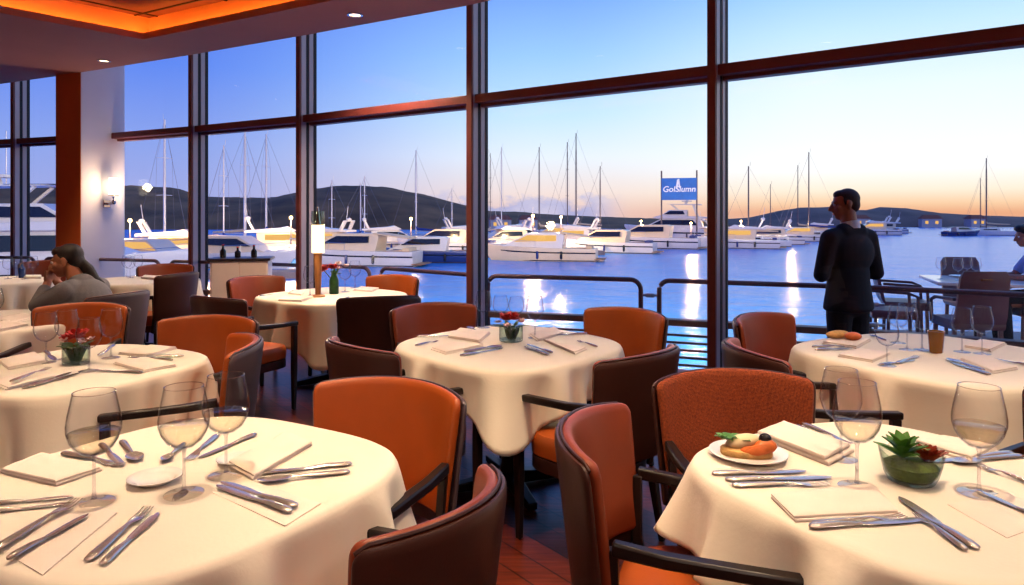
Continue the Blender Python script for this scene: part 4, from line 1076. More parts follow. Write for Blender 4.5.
cut('dinner_knife', 44, 352, 54, 361, 'small knife left of the red flower jar on ' + T2, gk)
cut('dinner_knife', 114, 346, 98, 357, 'knife behind the rightmost glass of ' + T2, gk)

# ---- centre table
T3 = 'the centre table'
flower_vase(511, 341, 'clear glass of red flowers in the middle of the centre table', 0.085, 0.066, True, 1.0, 5)
for x, y, lb, h in ((482, 327, 'leftmost wine glass on ', 0.225), (499, 324, 'wine glass just behind the red flowers on ', 0.19), (535, 338, 'wine glass right of the red flowers on ', 0.235), (517, 325, 'half hidden wine glass behind the flowers on ', 0.18)):
    glass(x, y, lb + T3, gw, h, 0.050)
napkin([(428, 333), (441, 324), (472, 328), (455, 338)], 'folded napkin at far left of ' + T3, gn, 0.007)
napkin([(431, 350), (456, 344), (484, 347), (446, 355)], 'folded napkin at near left of ' + T3, gn, 0.007)
napkin([(538, 333), (572, 323), (582, 329), (548, 338)], 'folded napkin at far right of ' + T3, gn, 0.007)
napkin([(543, 341), (560, 346), (587, 350), (575, 355)], 'folded napkin at near right of ' + T3, gn, 0.007)
for k_, a_, lb in (('dinner_knife', (412, 337, 456, 336), 'knife along the far left rim of '), ('dinner_fork', (419, 346, 434, 343), 'small fork near the left rim of '), ('dinner_knife', (460, 357, 503, 349), 'knife at the front rim left of '),
                   ('table_spoon', (464, 353, 502, 347), 'spoon beside the near left napkin of '), ('dinner_fork', (548, 356, 526, 348), 'fork before the glass at right of '), ('dinner_knife', (552, 354, 527, 345), 'knife before the glass at right of '),
                   ('dinner_knife', (600, 333, 560, 335), 'knife along the far right rim of '), ('dinner_fork', (597, 348, 578, 342), 'fork by the right rim of '), ('table_spoon', (475, 333, 462, 326), 'spoon before the leftmost glass of ')):
    cut(k_, *a_, lb + T3, {'dinner_knife': gk, 'dinner_fork': gf, 'table_spoon': gs}[k_])

# ---- lamp table: tall lamp, vase, glasses
T4 = 'the tall lamp table'
lp = thing('table_lamp', 'tall table lamp with glowing glass cylinder on a wooden post', 'lamp', at(318, 297, TT) + Vector((0, 0, 0.001)))
MB().lathe([(0.06, 0), (0.062, 0.008), (0.05, 0.016), (0.026, 0.02)], n=24).obj('base', M['lampwood'], lp)
MB().lathe([(0.022, 0.018), (0.030, 0.2), (0.036, 0.40), (0.038, 0.42)], n=20).obj('post', M['lampwood'], lp)
MB().lathe([(0.050, 0.37), (0.053, 0.375), (0.053, 0.60), (0.050, 0.605), (0.047, 0.60), (0.047, 0.38)], n=28, cap0=False, cap1=False).obj('lamp_shade', M['shade'], lp)
MB().lathe([(0.053, 0.605), (0.053, 0.66), (0.050, 0.72), (0.052, 0.72), (0.056, 0.66), (0.056, 0.605)], n=28, cap0=False, cap1=False).obj('chimney', M['glass2'], lp)
MB().lathe([(0.03, 0.60), (0.02, 0.64), (0.012, 0.70), (0.004, 0.76)], n=16).obj('finial', M['chrome'], lp)
l = bpy.data.lights.new('lamp_bulb', 'POINT'); l.energy = 14; l.color = (1.0, 0.72, 0.40); l.shadow_soft_size = 0.06
lo = bpy.data.objects.new('lamp_bulb', l); COL.objects.link(lo); lo.parent = lp; lo.location = (0, -0.13, 0.55)
v_ = thing('flower_vase', 'slim green bottle vase with coral flowers beside the tall lamp', 'vase', at(334, 294, TT) + Vector((0, 0, 0.001)))
MB().lathe([(0.036, 0), (0.04, 0.006), (0.04, 0.12), (0.025, 0.16), (0.022, 0.19), (0.019, 0.19), (0.019, 0.02)], n=24).obj('bottle', M['darkgreen'], v_)
rn = random.Random(4)
for k in range(6):
    f = MB(); blossom(f, (-0.035 + rn.uniform(-.08, .03), rn.uniform(-.05, .05), 0.185 + rn.uniform(0, 0.06)), 0.05, 8, rn, 0.8); f.obj('blossom', M['red'], v_, label='coral red blossom')
for k in range(4):
    f = MB(); blossom(f, (0.05 + rn.uniform(-.02, .05), rn.uniform(-.05, .05), 0.21 + rn.uniform(0, 0.06)), 0.034, 7, rn, 0.8); f.obj('small_blossom', M['pinkp'], v_, label='pale small blossom')
f = MB()
for k in range(7): f.tube([(0, 0, 0.1), (rn.uniform(-.09, .05), rn.uniform(-.04, .04), 0.22)], 0.004, 5)
for k in range(10): leaf(f, (0, 0, 0.17), (rn.uniform(-1, 1), rn.uniform(-1, 1), rn.uniform(0.2, 1)), 0.07, 0.014, 0.2)
f.obj('stems', M['green'], v_)
for x, y, lb in ((310, 296, 'wine glass left of the lamp post on '), (345, 292, 'wine glass just right of the green vase on '), (355, 288, 'rightmost wine glass on ')):
    glass(x, y, lb + T4, gw, 0.255, 0.056)
napkin([(352, 292), (366, 286), (384, 287), (372, 294)], 'folded napkin at right of ' + T4, gn)
napkin([(280, 296), (292, 288), (304, 290), (294, 298)], 'folded napkin at far left of ' + T4, gn)
napkin([(262, 303), (275, 299), (300, 299), (286, 304)], 'folded napkin at near left of ' + T4, gn, 0.008)
cut('dinner_knife', 336, 303, 352, 296, 'knife at the near right of ' + T4, gk); cut('dinner_fork', 342, 304, 356, 298, 'fork at the near right of ' + T4, gf)
cut('dinner_knife', 255, 297, 268, 295, 'knife at the left rim of ' + T4, gk)

# ---- front right table
T5 = 'the front right table'
pp_ = at(748, 457, TT)
pl = thing('appetiser_plate', 'white plate holding a canape with greens and an olive', 'plate', pp_ + Vector((0, 0, 0.001)))
r = 0.108
MB().lathe([(r * 0.6, 0), (r * 0.7, 0.004), (r, 0.015), (r * 1.005, 0.017), (r * 0.98, 0.018), (r * 0.7, 0.008), (r * 0.6, 0.006), (0.002, 0.0055)], n=48).obj('rim', M['china'], pl, smooth=60)
MB().lathe([(r * 0.56, -0.0006), (r * 0.6, -0.0006), (r * 0.6, 0.002), (r * 0.56, 0.002)], n=36, cap0=False, cap1=False).obj('foot_ring', M['china'], pl)
fz = pp_.z + 0.0075
cn = thing('canape', 'toast with salmon, cream, green leaves and a black olive on a plate', 'food', (pp_.x, pp_.y, fz), R(-12))
MB().loops([[(0.072 * math.copysign(abs(math.cos(a)) ** .7, math.cos(a)) * s - 0.005, 0.042 * math.copysign(abs(math.sin(a)) ** .7, math.sin(a)) * s, z + 0.001 * math.sin(5 * a)) for a in [2 * PI * k / 28 for k in range(28)]] for s, z in ((0.95, 0), (1.0, 0.004), (1.0, 0.012), (0.94, 0.017), (0.4, 0.019))]).obj('toast', M['bread'], cn)
f = MB()
f.loops([[(0.025 + 0.052 * s * math.cos(a), -0.018 + 0.026 * s * math.sin(a), z + 0.012 * math.cos(a)) for a in [2 * PI * k / 20 for k in range(20)]] for s, z in ((0.9, 0.012), (1.0, 0.020), (0.95, 0.030), (0.7, 0.040), (0.2, 0.043))]); f.obj('salmon', M['salmon'], cn)
f = MB(); f.ball((-0.015, 0.008, 0.034), (0.048, 0.030, 0.020), 16, 10, Matrix.Rotation(R(-14), 3, 'Y')); f.obj('cream', M['cream'], cn)
f = MB(); f.ball((0.045, -0.012, 0.052), (0.018, 0.017, 0.015), 14, 10); f.obj('olive', M['olive'], cn)
f = MB(); rn = random.Random(9)
for k in range(22):
    a = rn.uniform(0, 6.28); leaf(f, (-0.045 + rn.uniform(-.03, .035), 0.012 + rn.uniform(-.02, .02), 0.040), (math.cos(a), math.sin(a), rn.uniform(0.3, 1.0)), rn.uniform(0.025, 0.042), 0.009, 0.3)
f.obj('leaves', M['green'], cn)
cut('table_spoon', 722, 452, 706, 446, 'spoon tip resting at the left rim side of the appetiser plate', gs, 0.0) if False else None
glass(857, 487, 'nearer of two wine glasses at centre of ' + T5, gw, 0.268, 0.058, True)
glass(841, 459, 'farther wine glass behind the napkin roll on ' + T5, gw, 0.255, 0.056)
glass(979, 494, 'wine glass at right of the succulent bowl on ' + T5, gw, 0.268, 0.060, True)
napkin([(741, 431), (768, 421), (832, 444), (806, 457)], 'thick rolled napkin behind the appetiser plate', gn, 0.013)
napkin([(768, 500), (872, 489), (900, 518), (792, 524)], 'folded napkin at the near centre of ' + T5, gn, 0.007)
napkin([(928, 441), (955, 436), (1010, 446), (985, 458)], 'folded napkin behind the rightmost glass on ' + T5, gn, 0.008)
napkin([(950, 506), (1010, 494), (1062, 520), (1010, 540)], 'thin lace napkin at the right picture edge on ' + T5, gn, 0.003, 1)
for k_, a_, lb, lf in (('dinner_knife', (712, 476, 806, 473), 'top knife of three before the appetiser plate', 0), ('dinner_knife', (725, 482, 832, 479), 'middle knife of three before the appetiser plate', 0), ('dinner_fork', (726, 488, 836, 486), 'bottom piece of three before the appetiser plate', 0),
                   ('dinner_knife', (795, 427, 850, 452), 'blue glinting knife right of the napkin roll', 0), ('dinner_fork', (803, 425, 852, 447), 'fork beyond the knife right of the napkin roll', 0),
                   ('dinner_knife', (806, 531, 922, 523), 'knife along the front of the near napkin on the front right table', 0), ('dinner_fork', (812, 527, 905, 519), 'fork along the front of the near napkin on the front right table', 0),
                   ('dinner_knife', (978, 552, 899, 499), 'dark bladed knife slanting to the succulent bowl', 0), ('dinner_fork', (966, 553, 915, 516), 'fork beneath the slanting dark knife at near right', 0),
                   ('dinner_knife', (1026, 452, 940, 461), 'knife behind the rightmost glass pointing left', 0), ('table_spoon', (1028, 457, 946, 466), 'spoon behind the rightmost glass pointing left', 0),
                   ('dinner_knife', (1034, 520, 994, 501), 'blue glinting knife at the right picture edge', 0.004), ('dinner_fork', (1034, 487, 984, 469), 'fork at the right picture edge beyond the lace napkin', 0)):
    cut(k_, *a_, lb, {'dinner_knife': gk, 'dinner_fork': gf, 'table_spoon': gs}[k_], lf)
bw = thing('succulent_bowl', 'scalloped glass bowl of succulents on the front right table', 'bowl', at(911, 482, TT) + Vector((0, 0, 0.001)))
sc8 = lambda a, z: 0.05 * (z / 0.08) * math.cos(8 * a)
rings = []
for rr, z, s in ((0.040, 0.0, 0), (0.055, 0.004, 0), (0.064, 0.022, 0.1), (0.071, 0.05, 0.4), (0.077, 0.078, 1.0), (0.074, 0.078, 1.0), (0.068, 0.05, 0.4), (0.060, 0.022, 0.1), (0.050, 0.010, 0), (0.002, 0.009, 0)):
    rings.append([((rr + 0.003 * s * math.cos(8 * a)) * math.cos(a), (rr + 0.003 * s * math.cos(8 * a)) * math.sin(a), z + 0.006 * s * math.cos(8 * a)) for a in [2 * PI * k / 64 for k in range(64)]])
MB().loops(rings).obj('glass_bowl', M['glass2'], bw, smooth=60)
f = MB(); f.lathe([(0.048, 0.011), (0.058, 0.024), (0.064, 0.045), (0.050, 0.054), (0.002, 0.058)], n=28, wob=lambda a, z: 0.03 * math.sin(6 * a)); f.obj('moss_bed', M['moss'], bw)
f = MB(); rn = random.Random(12)
for k in range(20):
    a = 2.4 * k; el = 0.25 + 0.055 * k
    leaf(f, (-0.022, 0.0, 0.060 + 0.0016 * k), (math.cos(a), math.sin(a), el + 0.2), 0.080 - 0.0016 * k, 0.0150, 0.10, 0.35)
f.obj('rosette', M['green'], bw, label='bright green succulent rosette')
f = MB()
for k in range(14):
    a = 2.4 * k; leaf(f, (0.040, -0.008, 0.050), (math.cos(a), math.sin(a), 0.6 + 0.12 * k), 0.062 - 0.001 * k, 0.017, 0.05, 0.5)
f.obj('red_rosette', M['redfruit'], bw, label='red brown succulent')

# ---- right table below the standing man
T6 = 'the right table'
napkin([(815, 345), (836, 335), (868, 340), (850, 349)], 'napkin holding bread at far left of ' + T6, gn, 0.008)
b0 = at(838, 341, TT) + Vector((0, 0, 0.019))
br_ = MB().ball((0, 0, 0.018), (0.075, 0.036, 0.022), 16, 10, Matrix.Rotation(0.3, 3, 'Z')).obj('bread_roll', M['bread']); br_.location = b0
tag(br_, 'bread roll lying on the napkin at left of ' + T6, 'bread', 'bread rolls')
b1 = at(853, 343, TT) + Vector((0, 0, 0.019))
br_ = MB().ball((0, 0, 0.018), (0.045, 0.036, 0.022), 16, 10).obj('bread_roll', M['salmon']); br_.location = b1
tag(br_, 'smaller pinkish bread roll beside the larger on ' + T6, 'bread', 'bread rolls')
napkin([(837, 357), (858, 350), (890, 355), (872, 363)], 'folded napkin at near left of ' + T6, gn)
napkin([(958, 361), (985, 356), (1018, 371), (995, 374)], 'folded napkin at near right of ' + T6, gn, 0.007)
napkin([(972, 346), (990, 340), (1014, 343), (1000, 351)], 'folded napkin at far right of ' + T6, gn)
for x, y, h, lb in ((887, 366, 0.215, 'leftmost and nearest wine glass on '), (907, 350, 0.235, 'second wine glass from left on '), (922, 350, 0.245, 'third wine glass from left on '), (962, 352, 0.22, 'wine glass right of the amber holder on '), (982, 354, 0.235, 'rightmost wine glass on '), (898, 343, 0.2, 'rear wine glass of the left cluster on ')):
    glass(x, y, lb + T6, gw, h, 0.050)
cd = thing('candle_holder', 'small amber glass candle holder between the glasses of the right table', 'candle holder', at(936, 353, TT) + Vector((0, 0, 0.001)))
MB().lathe([(0.026, 0), (0.03, 0.004), (0.036, 0.085), (0.040, 0.11), (0.036, 0.11), (0.030, 0.02), (0.002, 0.015)], n=10).obj('cup', M['amber'], cd)
MB().lathe([(0.022, 0.015), (0.022, 0.06), (0.004, 0.062)], n=16).obj('candle', M['cream'], cd)
for k_, a_, lb in (('dinner_knife', (880, 366, 915, 361), 'knife at the foot of the nearest glass on '), ('dinner_fork', (896, 365, 918, 357), 'fork at the foot of the nearest glass on '), ('dinner_knife', (990, 376, 950, 363), 'nearer knife at right of '), ('table_spoon', (985, 372, 946, 360), 'spoon beside the candle holder on '),
                   ('dinner_knife', (1030, 367, 992, 359), 'knife at the right end of '), ('dinner_fork', (812, 348, 850, 347), 'fork at the left rim of '), ('dinner_knife', (815, 351, 852, 349), 'knife at the left rim of '), ('table_spoon', (884, 341, 872, 337), 'spoon near the far rim of ')):
    cut(k_, *a_, lb + T6, {'dinner_knife': gk, 'dinner_fork': gf, 'table_spoon': gs}[k_])

# ---- far tables
T7, T8, T9 = 'the far left table', 'the far table beside the pier', 'the table the woman leans on'
for x, y, lb in ((8, 279, 'leftmost wine glass on '), (17, 277.5, 'second wine glass from left on '), (25, 279, 'middle wine glass on '), (33, 278, 'rightmost wine glass on ')): glass(x, y, lb + T7, gw, 0.235, 0.052)
napkin([(34, 279), (38, 275), (52, 275), (54, 279)], 'folded napkin at right of ' + T7, gn, 0.012)
bt = thing('water_bottle', 'small dark blue bottle among the glasses of the far left table', 'bottle', at(22, 278, TT) + Vector((0, 0, 0.001)))
MB().lathe([(0.03, 0), (0.034, 0.006), (0.034, 0.10), (0.013, 0.13), (0.012, 0.15)], n=16).obj('body', M['hullnavy'], bt)
MB().lathe([(0.014, 0.15), (0.014, 0.165)], n=12).obj('cap', M['chrome'], bt)
for x, y, lb in ((122, 276, 'leftmost wine glass on '), (130, 278, 'middle wine glass on '), (138, 276, 'rightmost wine glass on ')): glass(x, y, lb + T8, gw, 0.235, 0.052)
napkin([(139, 280), (146, 276), (160, 277), (154, 281)], 'folded napkin at right of ' + T8, gn, 0.012)
napkin([(-8, 321), (22, 314), (42, 318), (8, 326)], 'farther folded napkin on ' + T9, gn, 0.008)
napkin([(-12, 333), (20, 327), (42, 331), (12, 338)], 'nearer folded napkin on ' + T9, gn, 0.008)
cut('dinner_knife', -16, 331, 8, 327, 'knife at the left picture edge on ' + T9, gk); cut('dinner_fork', -8, 341, 14, 337, 'fork before the nearer napkin on ' + T9, gf)
glass(-6, 327, 'wine glass cut by the left picture edge on ' + T9, gw, 0.235, 0.052)

# ================================================================== people
def bake(mb, name, m, parent, voxel, smooth=3, loc=None, factor=0.5):
    """weld the overlapping volumes into one continuous skin"""
    me = mb.mesh(name, 0); o = bpy.data.objects.new(name, me); COL.objects.link(o)
    rm = o.modifiers.new('weld', 'REMESH'); rm.mode = 'VOXEL'; rm.voxel_size = voxel; rm.adaptivity = 0
    if smooth:
        sm = o.modifiers.new('smooth', 'SMOOTH'); sm.iterations = smooth; sm.factor = factor
    bpy.context.view_layer.update()
    dg = bpy.context.evaluated_depsgraph_get()
    nm = bpy.data.meshes.new_from_object(o.evaluated_get(dg)); nm.name = name
    o.modifiers.clear(); o.data = nm; nm.shade_smooth()
    o.data.materials.clear(); o.data.materials.append(m); o.parent = parent
    return o

def head(mb, c, rot, s=1.0):
    """c: centre of the skull, face towards local +Y turned by rot (3x3)"""
    c = Vector(c); P = lambda x, y, z: c + rot @ Vector((x * s, y * s, z * s))
    mb.ball(P(0, -0.012, 0.03), (0.074 * s, 0.094 * s, 0.085 * s), 20, 14, rot)
    mb.ball(P(0, 0.02, -0.03), (0.060 * s, 0.074 * s, 0.080 * s), 20, 14, rot)
    mb.ball(P(0, 0.05, -0.090), (0.034 * s, 0.034 * s, 0.024 * s), 12, 8, rot)                     # chin
    mb.cap(P(0, 0.088, 0.012), 0.010 * s, P(0, 0.112, -0.030), 0.015 * s)                           # nose
    mb.ball(P(0.011, 0.100, -0.034), 0.010 * s, 8, 6); mb.ball(P(-0.011, 0.100, -0.034), 0.010 * s, 8, 6)
    mb.cap(P(-0.035, 0.080, 0.022), 0.010 * s, P(0.035, 0.080, 0.022), 0.010 * s)                   # brow
    mb.cap(P(-0.020, 0.086, -0.060), 0.008 * s, P(0.020, 0.086, -0.060), 0.008 * s)                 # lips
    mb.cap(P(-0.018, 0.083, -0.070), 0.009 * s, P(0.018, 0.083, -0.070), 0.009 * s)
    for k in (-1, 1):
        mb.ball(P(0.045 * k, 0.062, -0.022), (0.022 * s, 0.022 * s, 0.020 * s), 10, 8)              # cheek
        mb.ball(P(0.078 * k, -0.012, -0.005), (0.010 * s, 0.020 * s, 0.034 * s), 10, 8, rot)        # ear
def eyes(parent, c, rot, s=1.0):
    c = Vector(c)
    for k in (-1, 1):
        e = MB(); p = c + rot @ Vector((0.030 * k * s, 0.083 * s, 0.004 * s)); e.ball(p, 0.0105 * s, 10, 8); e.obj('eye', M['white'], parent)
        e = MB(); p = c + rot @ Vector((0.030 * k * s, 0.0915 * s, 0.004 * s)); e.ball(p, 0.0048 * s, 8, 6); e.obj('iris', M['black'], parent)
def hand(mb, wrist, d, up, s=1.0, curl=0.6, thumb=1):
    """palm along d, back of the hand towards up, five fingers"""
    w = Vector(wrist); d = Vector(d).normalized(); up = Vector(up); side = d.cross(up).normalized(); up = side.cross(d).normalized()
    for k in range(4):
        q = (k - 1.5) * 0.019 * s
        mb.cap(w + side * q * 0.7 + d * 0.012 * s, 0.015 * s, w + d * 0.080 * s + side * q, 0.0125 * s, 10)
    for k, L_ in enumerate((0.066, 0.078, 0.073, 0.056)):
        q = (k - 1.5) * 0.0205 * s; p = w + d * 0.085 * s + side * q; a = 0.0; rr = 0.0088 * s
        for seg in (0.45, 0.30, 0.25):
            a += curl * (0.9 if seg == 0.45 else 1.1)
            dd = d * math.cos(a) - up * math.sin(a); q2 = p + dd * (L_ * seg * s * 1.05); mb.cap(p, rr, q2, rr * 0.93, 8); p, rr = q2, rr * 0.93
    p = w + d * 0.026 * s + side * (0.030 * s * thumb); dd = (d * 0.75 + side * 0.6 * thumb - up * 0.3).normalized(); q = p + dd * 0.045 * s
    mb.cap(p, 0.0125 * s, q, 0.011 * s, 10); dd = (dd + d * 0.5 - up * 0.4 * curl).normalized(); mb.cap(q, 0.0105 * s, q + dd * 0.034 * s, 0.0088 * s, 10)

# ---- the man in the navy suit, seen from behind, arms folded, looking left
def RX(a): return Matrix.Rotation(a, 3, 'X')
def RY(a): return Matrix.Rotation(a, 3, 'Y')
def RZM(a): return Matrix.Rotation(a, 3, 'Z')
MAND = 5.45
mp_ = atd(848, MAND, DECKZ)
man = thing('person', 'person in a navy suit standing at the railing, arms folded, back turned', 'person', mp_, R(20))
hc = Vector((-0.010, 0.02, 1.675)); hr = RZM(R(58)) @ RX(R(-6))
b = MB()
head(b, hc, hr, 1.03)
b.cap((0, -0.02, 1.44), 0.066, (-0.005, -0.005, 1.60), 0.058)
b.cap((-0.10, -0.01, 1.42), 0.050, (0.10, -0.01, 1.42), 0.050); b.cap((0, 0.0, 1.36), 0.085, (0, 0, 1.0), 0.08)
for s in (-1, 1):
    b.cap((s * 0.175, -0.01, 1.41), 0.040, (s * 0.268, -0.01, 1.14), 0.028); b.cap((s * 0.268, -0.01, 1.14), 0.028, (s * 0.03, 0.175 + 0.02 * s, 1.165), 0.026)
    hand(b, (s * 0.02, 0.178 + 0.02 * s, 1.165), (-s, 0.02, 0.20), (0, 1, 0.1), 0.95, 0.35, 1 if s > 0 else -1)
    b.cap((s * 0.085, 0, 0.93), 0.070, (s * 0.095, 0, 0.5), 0.050); b.cap((s * 0.095, 0, 0.5), 0.050, (s * 0.10, -0.01, 0.09), 0.036)
bake(b, 'body', M['skin'], man, 0.008, 3)
eyes(man, hc, hr, 1.03)
h = MB(); P = lambda x, y, z: hc + hr @ Vector((x, y, z))
h.ball(P(0, -0.022, 0.040), (0.079, 0.093, 0.084), 20, 14, hr); h.ball(P(0, -0.052, -0.005), (0.070, 0.058, 0.068), 16, 12, hr)
h.ball(P(0, 0.025, 0.080), (0.058, 0.055, 0.036), 16, 10, hr)
for s in (-1, 1): h.cap(P(0.074 * s, 0.012, 0.03), 0.010, P(0.076 * s, 0.012, -0.005), 0.006)
bake(h, 'hair', M['hair2'], man, 0.008, 2)
j = MB()                                                       # jacket
j.cap((-0.155, -0.015, 1.425), 0.070, (0.155, -0.015, 1.425), 0.070); j.cap((-0.07, -0.025, 1.46), 0.072, (0.07, -0.025, 1.46), 0.072)
j.ball((0, -0.01, 1.30), (0.215, 0.135, 0.19), 24, 16); j.ball((0, -0.005, 1.12), (0.178, 0.125, 0.20), 24, 16)
for k in range(14):
    z = 1.12 - k * 0.019; j.ball((0, -0.005, z), (0.172 + 0.0032 * k, 0.125 + 0.002 * k, 0.05), 28, 10)
for s in (-1, 1):
    j.cap((s * 0.188, -0.012, 1.41), 0.075, (s * 0.275, -0.012, 1.135), 0.058); j.cap((s * 0.275, -0.012, 1.135), 0.058, (s * 0.02, 0.172, 1.160), 0.046)
bake(j, 'jacket', M['navy'], man, 0.010, 6)
cl = MB()                                                      # white collar standing above the jacket
rings = []
for rr, z in ((0.078, 1.475), (0.074, 1.50), (0.069, 1.535), (0.064, 1.535), (0.066, 1.48)):
    rings.append([(rr * math.cos(2 * PI * k / 28) * 1.0, rr * 1.05 * math.sin(2 * PI * k / 28) - 0.015, z + 0.018 * -math.sin(2 * PI * k / 28)) for k in range(28)])
cl.loops(rings, False, False); cl.obj('shirt_collar', M['white'], man)
t_ = MB()
t_.ball((0, 0, 0.90), (0.172, 0.128, 0.11), 20, 12)
for s in (-1, 1): t_.cap((s * 0.085, 0, 0.84), 0.098, (s * 0.095, 0, 0.48), 0.075); t_.cap((s * 0.095, 0, 0.48), 0.075, (s * 0.10, -0.005, 0.10), 0.062)
bake(t_, 'trousers', M['navy'], man, 0.010, 3)
for s in (-1, 1):
    f = MB(); f.cap((s * 0.10, -0.05, 0.042), 0.042, (s * 0.115, 0.13, 0.036), 0.036); q = bake(f, 'shoe', M['black'], man, 0.008, 2)
    q.location.z = 0.0

# ---- the seated woman, elbows on the table, hands to her mouth, facing left
wp = atd(82, 5.12, 0.0)
wom = thing('person', 'woman in grey blazer, dark hair tied back, leaning on a table, hands at mouth', 'person', (wp.x, wp.y, 0.0), R(80))
# local: +Y faces left in the picture, seat about 0.47
hc = Vector((0.0, 0.13, 1.105)); hr = RZM(R(20)) @ RX(R(-8))
b = MB(); head(b, hc, hr, 1.0)
b.cap((0, 0.02, 0.92), 0.060, (0, 0.085, 1.05), 0.054)
b.ball((0, -0.06, 0.74), (0.13, 0.10, 0.20), 20, 14); b.ball((0, -0.14, 0.54), (0.165, 0.13, 0.10), 20, 12)
for s in (-1, 1):
    b.cap((s * 0.155, 0.0, 0.90), 0.052, (s * 0.17, 0.20, 0.80), 0.042); b.cap((s * 0.17, 0.20, 0.80), 0.040, (s * 0.042, 0.250, 0.945), 0.027)
    hand(b, (s * 0.042, 0.250, 0.940), (-s * 0.30, 0.0, 1.0), (0, 1, 0.0), 0.92, 0.75, -s)
    b.cap((s * 0.085, -0.12, 0.53), 0.085, (s * 0.10, 0.30, 0.51), 0.062); b.cap((s * 0.10, 0.30, 0.51), 0.058, (s * 0.10, 0.28, 0.08), 0.038)
bake(b, 'body', M['skin2'], wom, 0.0065, 2)
eyes(wom, hc, hr)
h = MB(); P = lambda x, y, z: hc + hr @ Vector((x, y, z))
h.ball(P(0, -0.028, 0.042), (0.081, 0.094, 0.084), 20, 14, hr); h.ball(P(0, 0.032, 0.074), (0.060, 0.056, 0.040), 16, 10, hr)
h.ball(P(0, -0.065, -0.01), (0.068, 0.058, 0.062), 16, 12, hr)
h.cap(P(0, -0.10, -0.03), 0.036, P(0.0, -0.135, -0.085), 0.042); h.cap(P(0, -0.135, -0.085), 0.042, P(0.0, -0.17, -0.16), 0.034); h.cap(P(0, -0.17, -0.16), 0.034, P(0.01, -0.215, -0.20), 0.016)
bake(h, 'hair', M['hair'], wom, 0.007, 2)
j = MB()
j.cap((-0.13, -0.01, 0.915), 0.068, (0.13, -0.01, 0.915), 0.068); j.ball((0, -0.05, 0.78), (0.195, 0.150, 0.20), 24, 16); j.ball((0, -0.10, 0.60), (0.185, 0.150, 0.16), 24, 16)
for s in (-1, 1):
    j.cap((s * 0.165, -0.005, 0.90), 0.072, (s * 0.180, 0.20, 0.80), 0.057); j.cap((s * 0.180, 0.20, 0.80), 0.057, (s * 0.080, 0.240, 0.900), 0.042)
j.ball((0, 0.0, 0.955), (0.095, 0.085, 0.06), 16, 10)
bake(j, 'blazer', M['blazer'], wom, 0.009, 2)
cl = MB()
cl.cap((0, 0.075, 0.98), 0.045, (0, 0.105, 0.80), 0.040); bake(cl, 'blouse', M['white'], wom, 0.008, 1)
t_ = MB()
t_.ball((0, -0.13, 0.545), (0.18, 0.15, 0.085), 20, 12)
for s in (-1, 1): t_.cap((s * 0.085, -0.11, 0.555), 0.092, (s * 0.10, 0.30, 0.53), 0.072); t_.cap((s * 0.10, 0.30, 0.53), 0.070, (s * 0.10, 0.28, 0.12), 0.052)
bake(t_, 'trousers', M['black'], wom, 0.010, 2)
for s in (-1, 1):
    f = MB(); f.cap((s * 0.10, 0.25, 0.036), 0.036, (s * 0.10, 0.40, 0.028), 0.028); bake(f, 'shoe', M['black'], wom, 0.008, 1)

# ---- outdoor diner at the right edge, arms on the table, facing left
dp = atd(1030, 7.55, TRZ)
din = thing('person', 'outdoor diner in a pale blue tee at the right edge, forearms on the table', 'person', (dp.x, dp.y, TRZ), R(78))
hc = Vector((0, 0.04, 1.235)); hr = RZM(R(0)) @ RX(R(-10))
b = MB(); head(b, hc, hr)
b.cap((0, -0.05, 1.0), 0.060, (0, 0.0, 1.14), 0.054); b.ball((0, -0.10, 0.82), (0.16, 0.11, 0.22), 20, 14); b.ball((0, -0.14, 0.56), (0.165, 0.13, 0.10), 20, 12)
for s in (-1, 1):
    b.cap((s * 0.17, -0.07, 0.97), 0.052, (s * 0.21, 0.06, 0.79), 0.042); b.cap((s * 0.21, 0.06, 0.79), 0.040, (s * 0.10, 0.29, 0.80), 0.027)
    hand(b, (s * 0.10, 0.29, 0.80), (-s * 0.25, 1, 0.0), (0, 0, 1), 0.95, 0.3, -s)
    b.cap((s * 0.09, -0.12, 0.55), 0.085, (s * 0.11, 0.30, 0.53), 0.062); b.cap((s * 0.11, 0.30, 0.53), 0.058, (s * 0.11, 0.26, 0.08), 0.038)
bake(b, 'body', M['skin2'], din, 0.0075, 2)
eyes(din, hc, hr)
h = MB(); P = lambda x, y, z: hc + hr @ Vector((x, y, z))
h.ball(P(0, -0.022, 0.045), (0.084, 0.097, 0.086), 20, 14, hr); h.ball(P(0, 0.04, 0.090), (0.066, 0.058, 0.040), 16, 10, hr); h.ball(P(0, -0.06, 0.0), (0.072, 0.058, 0.062), 16, 12, hr)
bake(h, 'hair', M['hair'], din, 0.008, 2)
j = MB()
j.cap((-0.14, -0.07, 0.985), 0.068, (0.14, -0.07, 0.985), 0.068); j.ball((0, -0.10, 0.84), (0.19, 0.14, 0.20), 24, 16); j.ball((0, -0.13, 0.64), (0.18, 0.145, 0.16), 24, 16)
for s in (-1, 1): j.cap((s * 0.17, -0.07, 0.97), 0.070, (s * 0.20, 0.01, 0.86), 0.060)
bake(j, 'tee', M['bluetee'], din, 0.010, 2)
t_ = MB(); t_.ball((0, -0.13, 0.565), (0.18, 0.15, 0.085), 20, 12)
for s in (-1, 1): t_.cap((s * 0.09, -0.11, 0.57), 0.092, (s * 0.11, 0.30, 0.55), 0.072); t_.cap((s * 0.11, 0.30, 0.55), 0.070, (s * 0.11, 0.26, 0.12), 0.052)
bake(t_, 'trousers', M['navy'], din, 0.010, 2)
for s in (-1, 1):
    f = MB(); f.cap((s * 0.11, 0.22, 0.036), 0.036, (s * 0.11, 0.38, 0.028), 0.028); bake(f, 'shoe', M['black'], din, 0.008, 1)

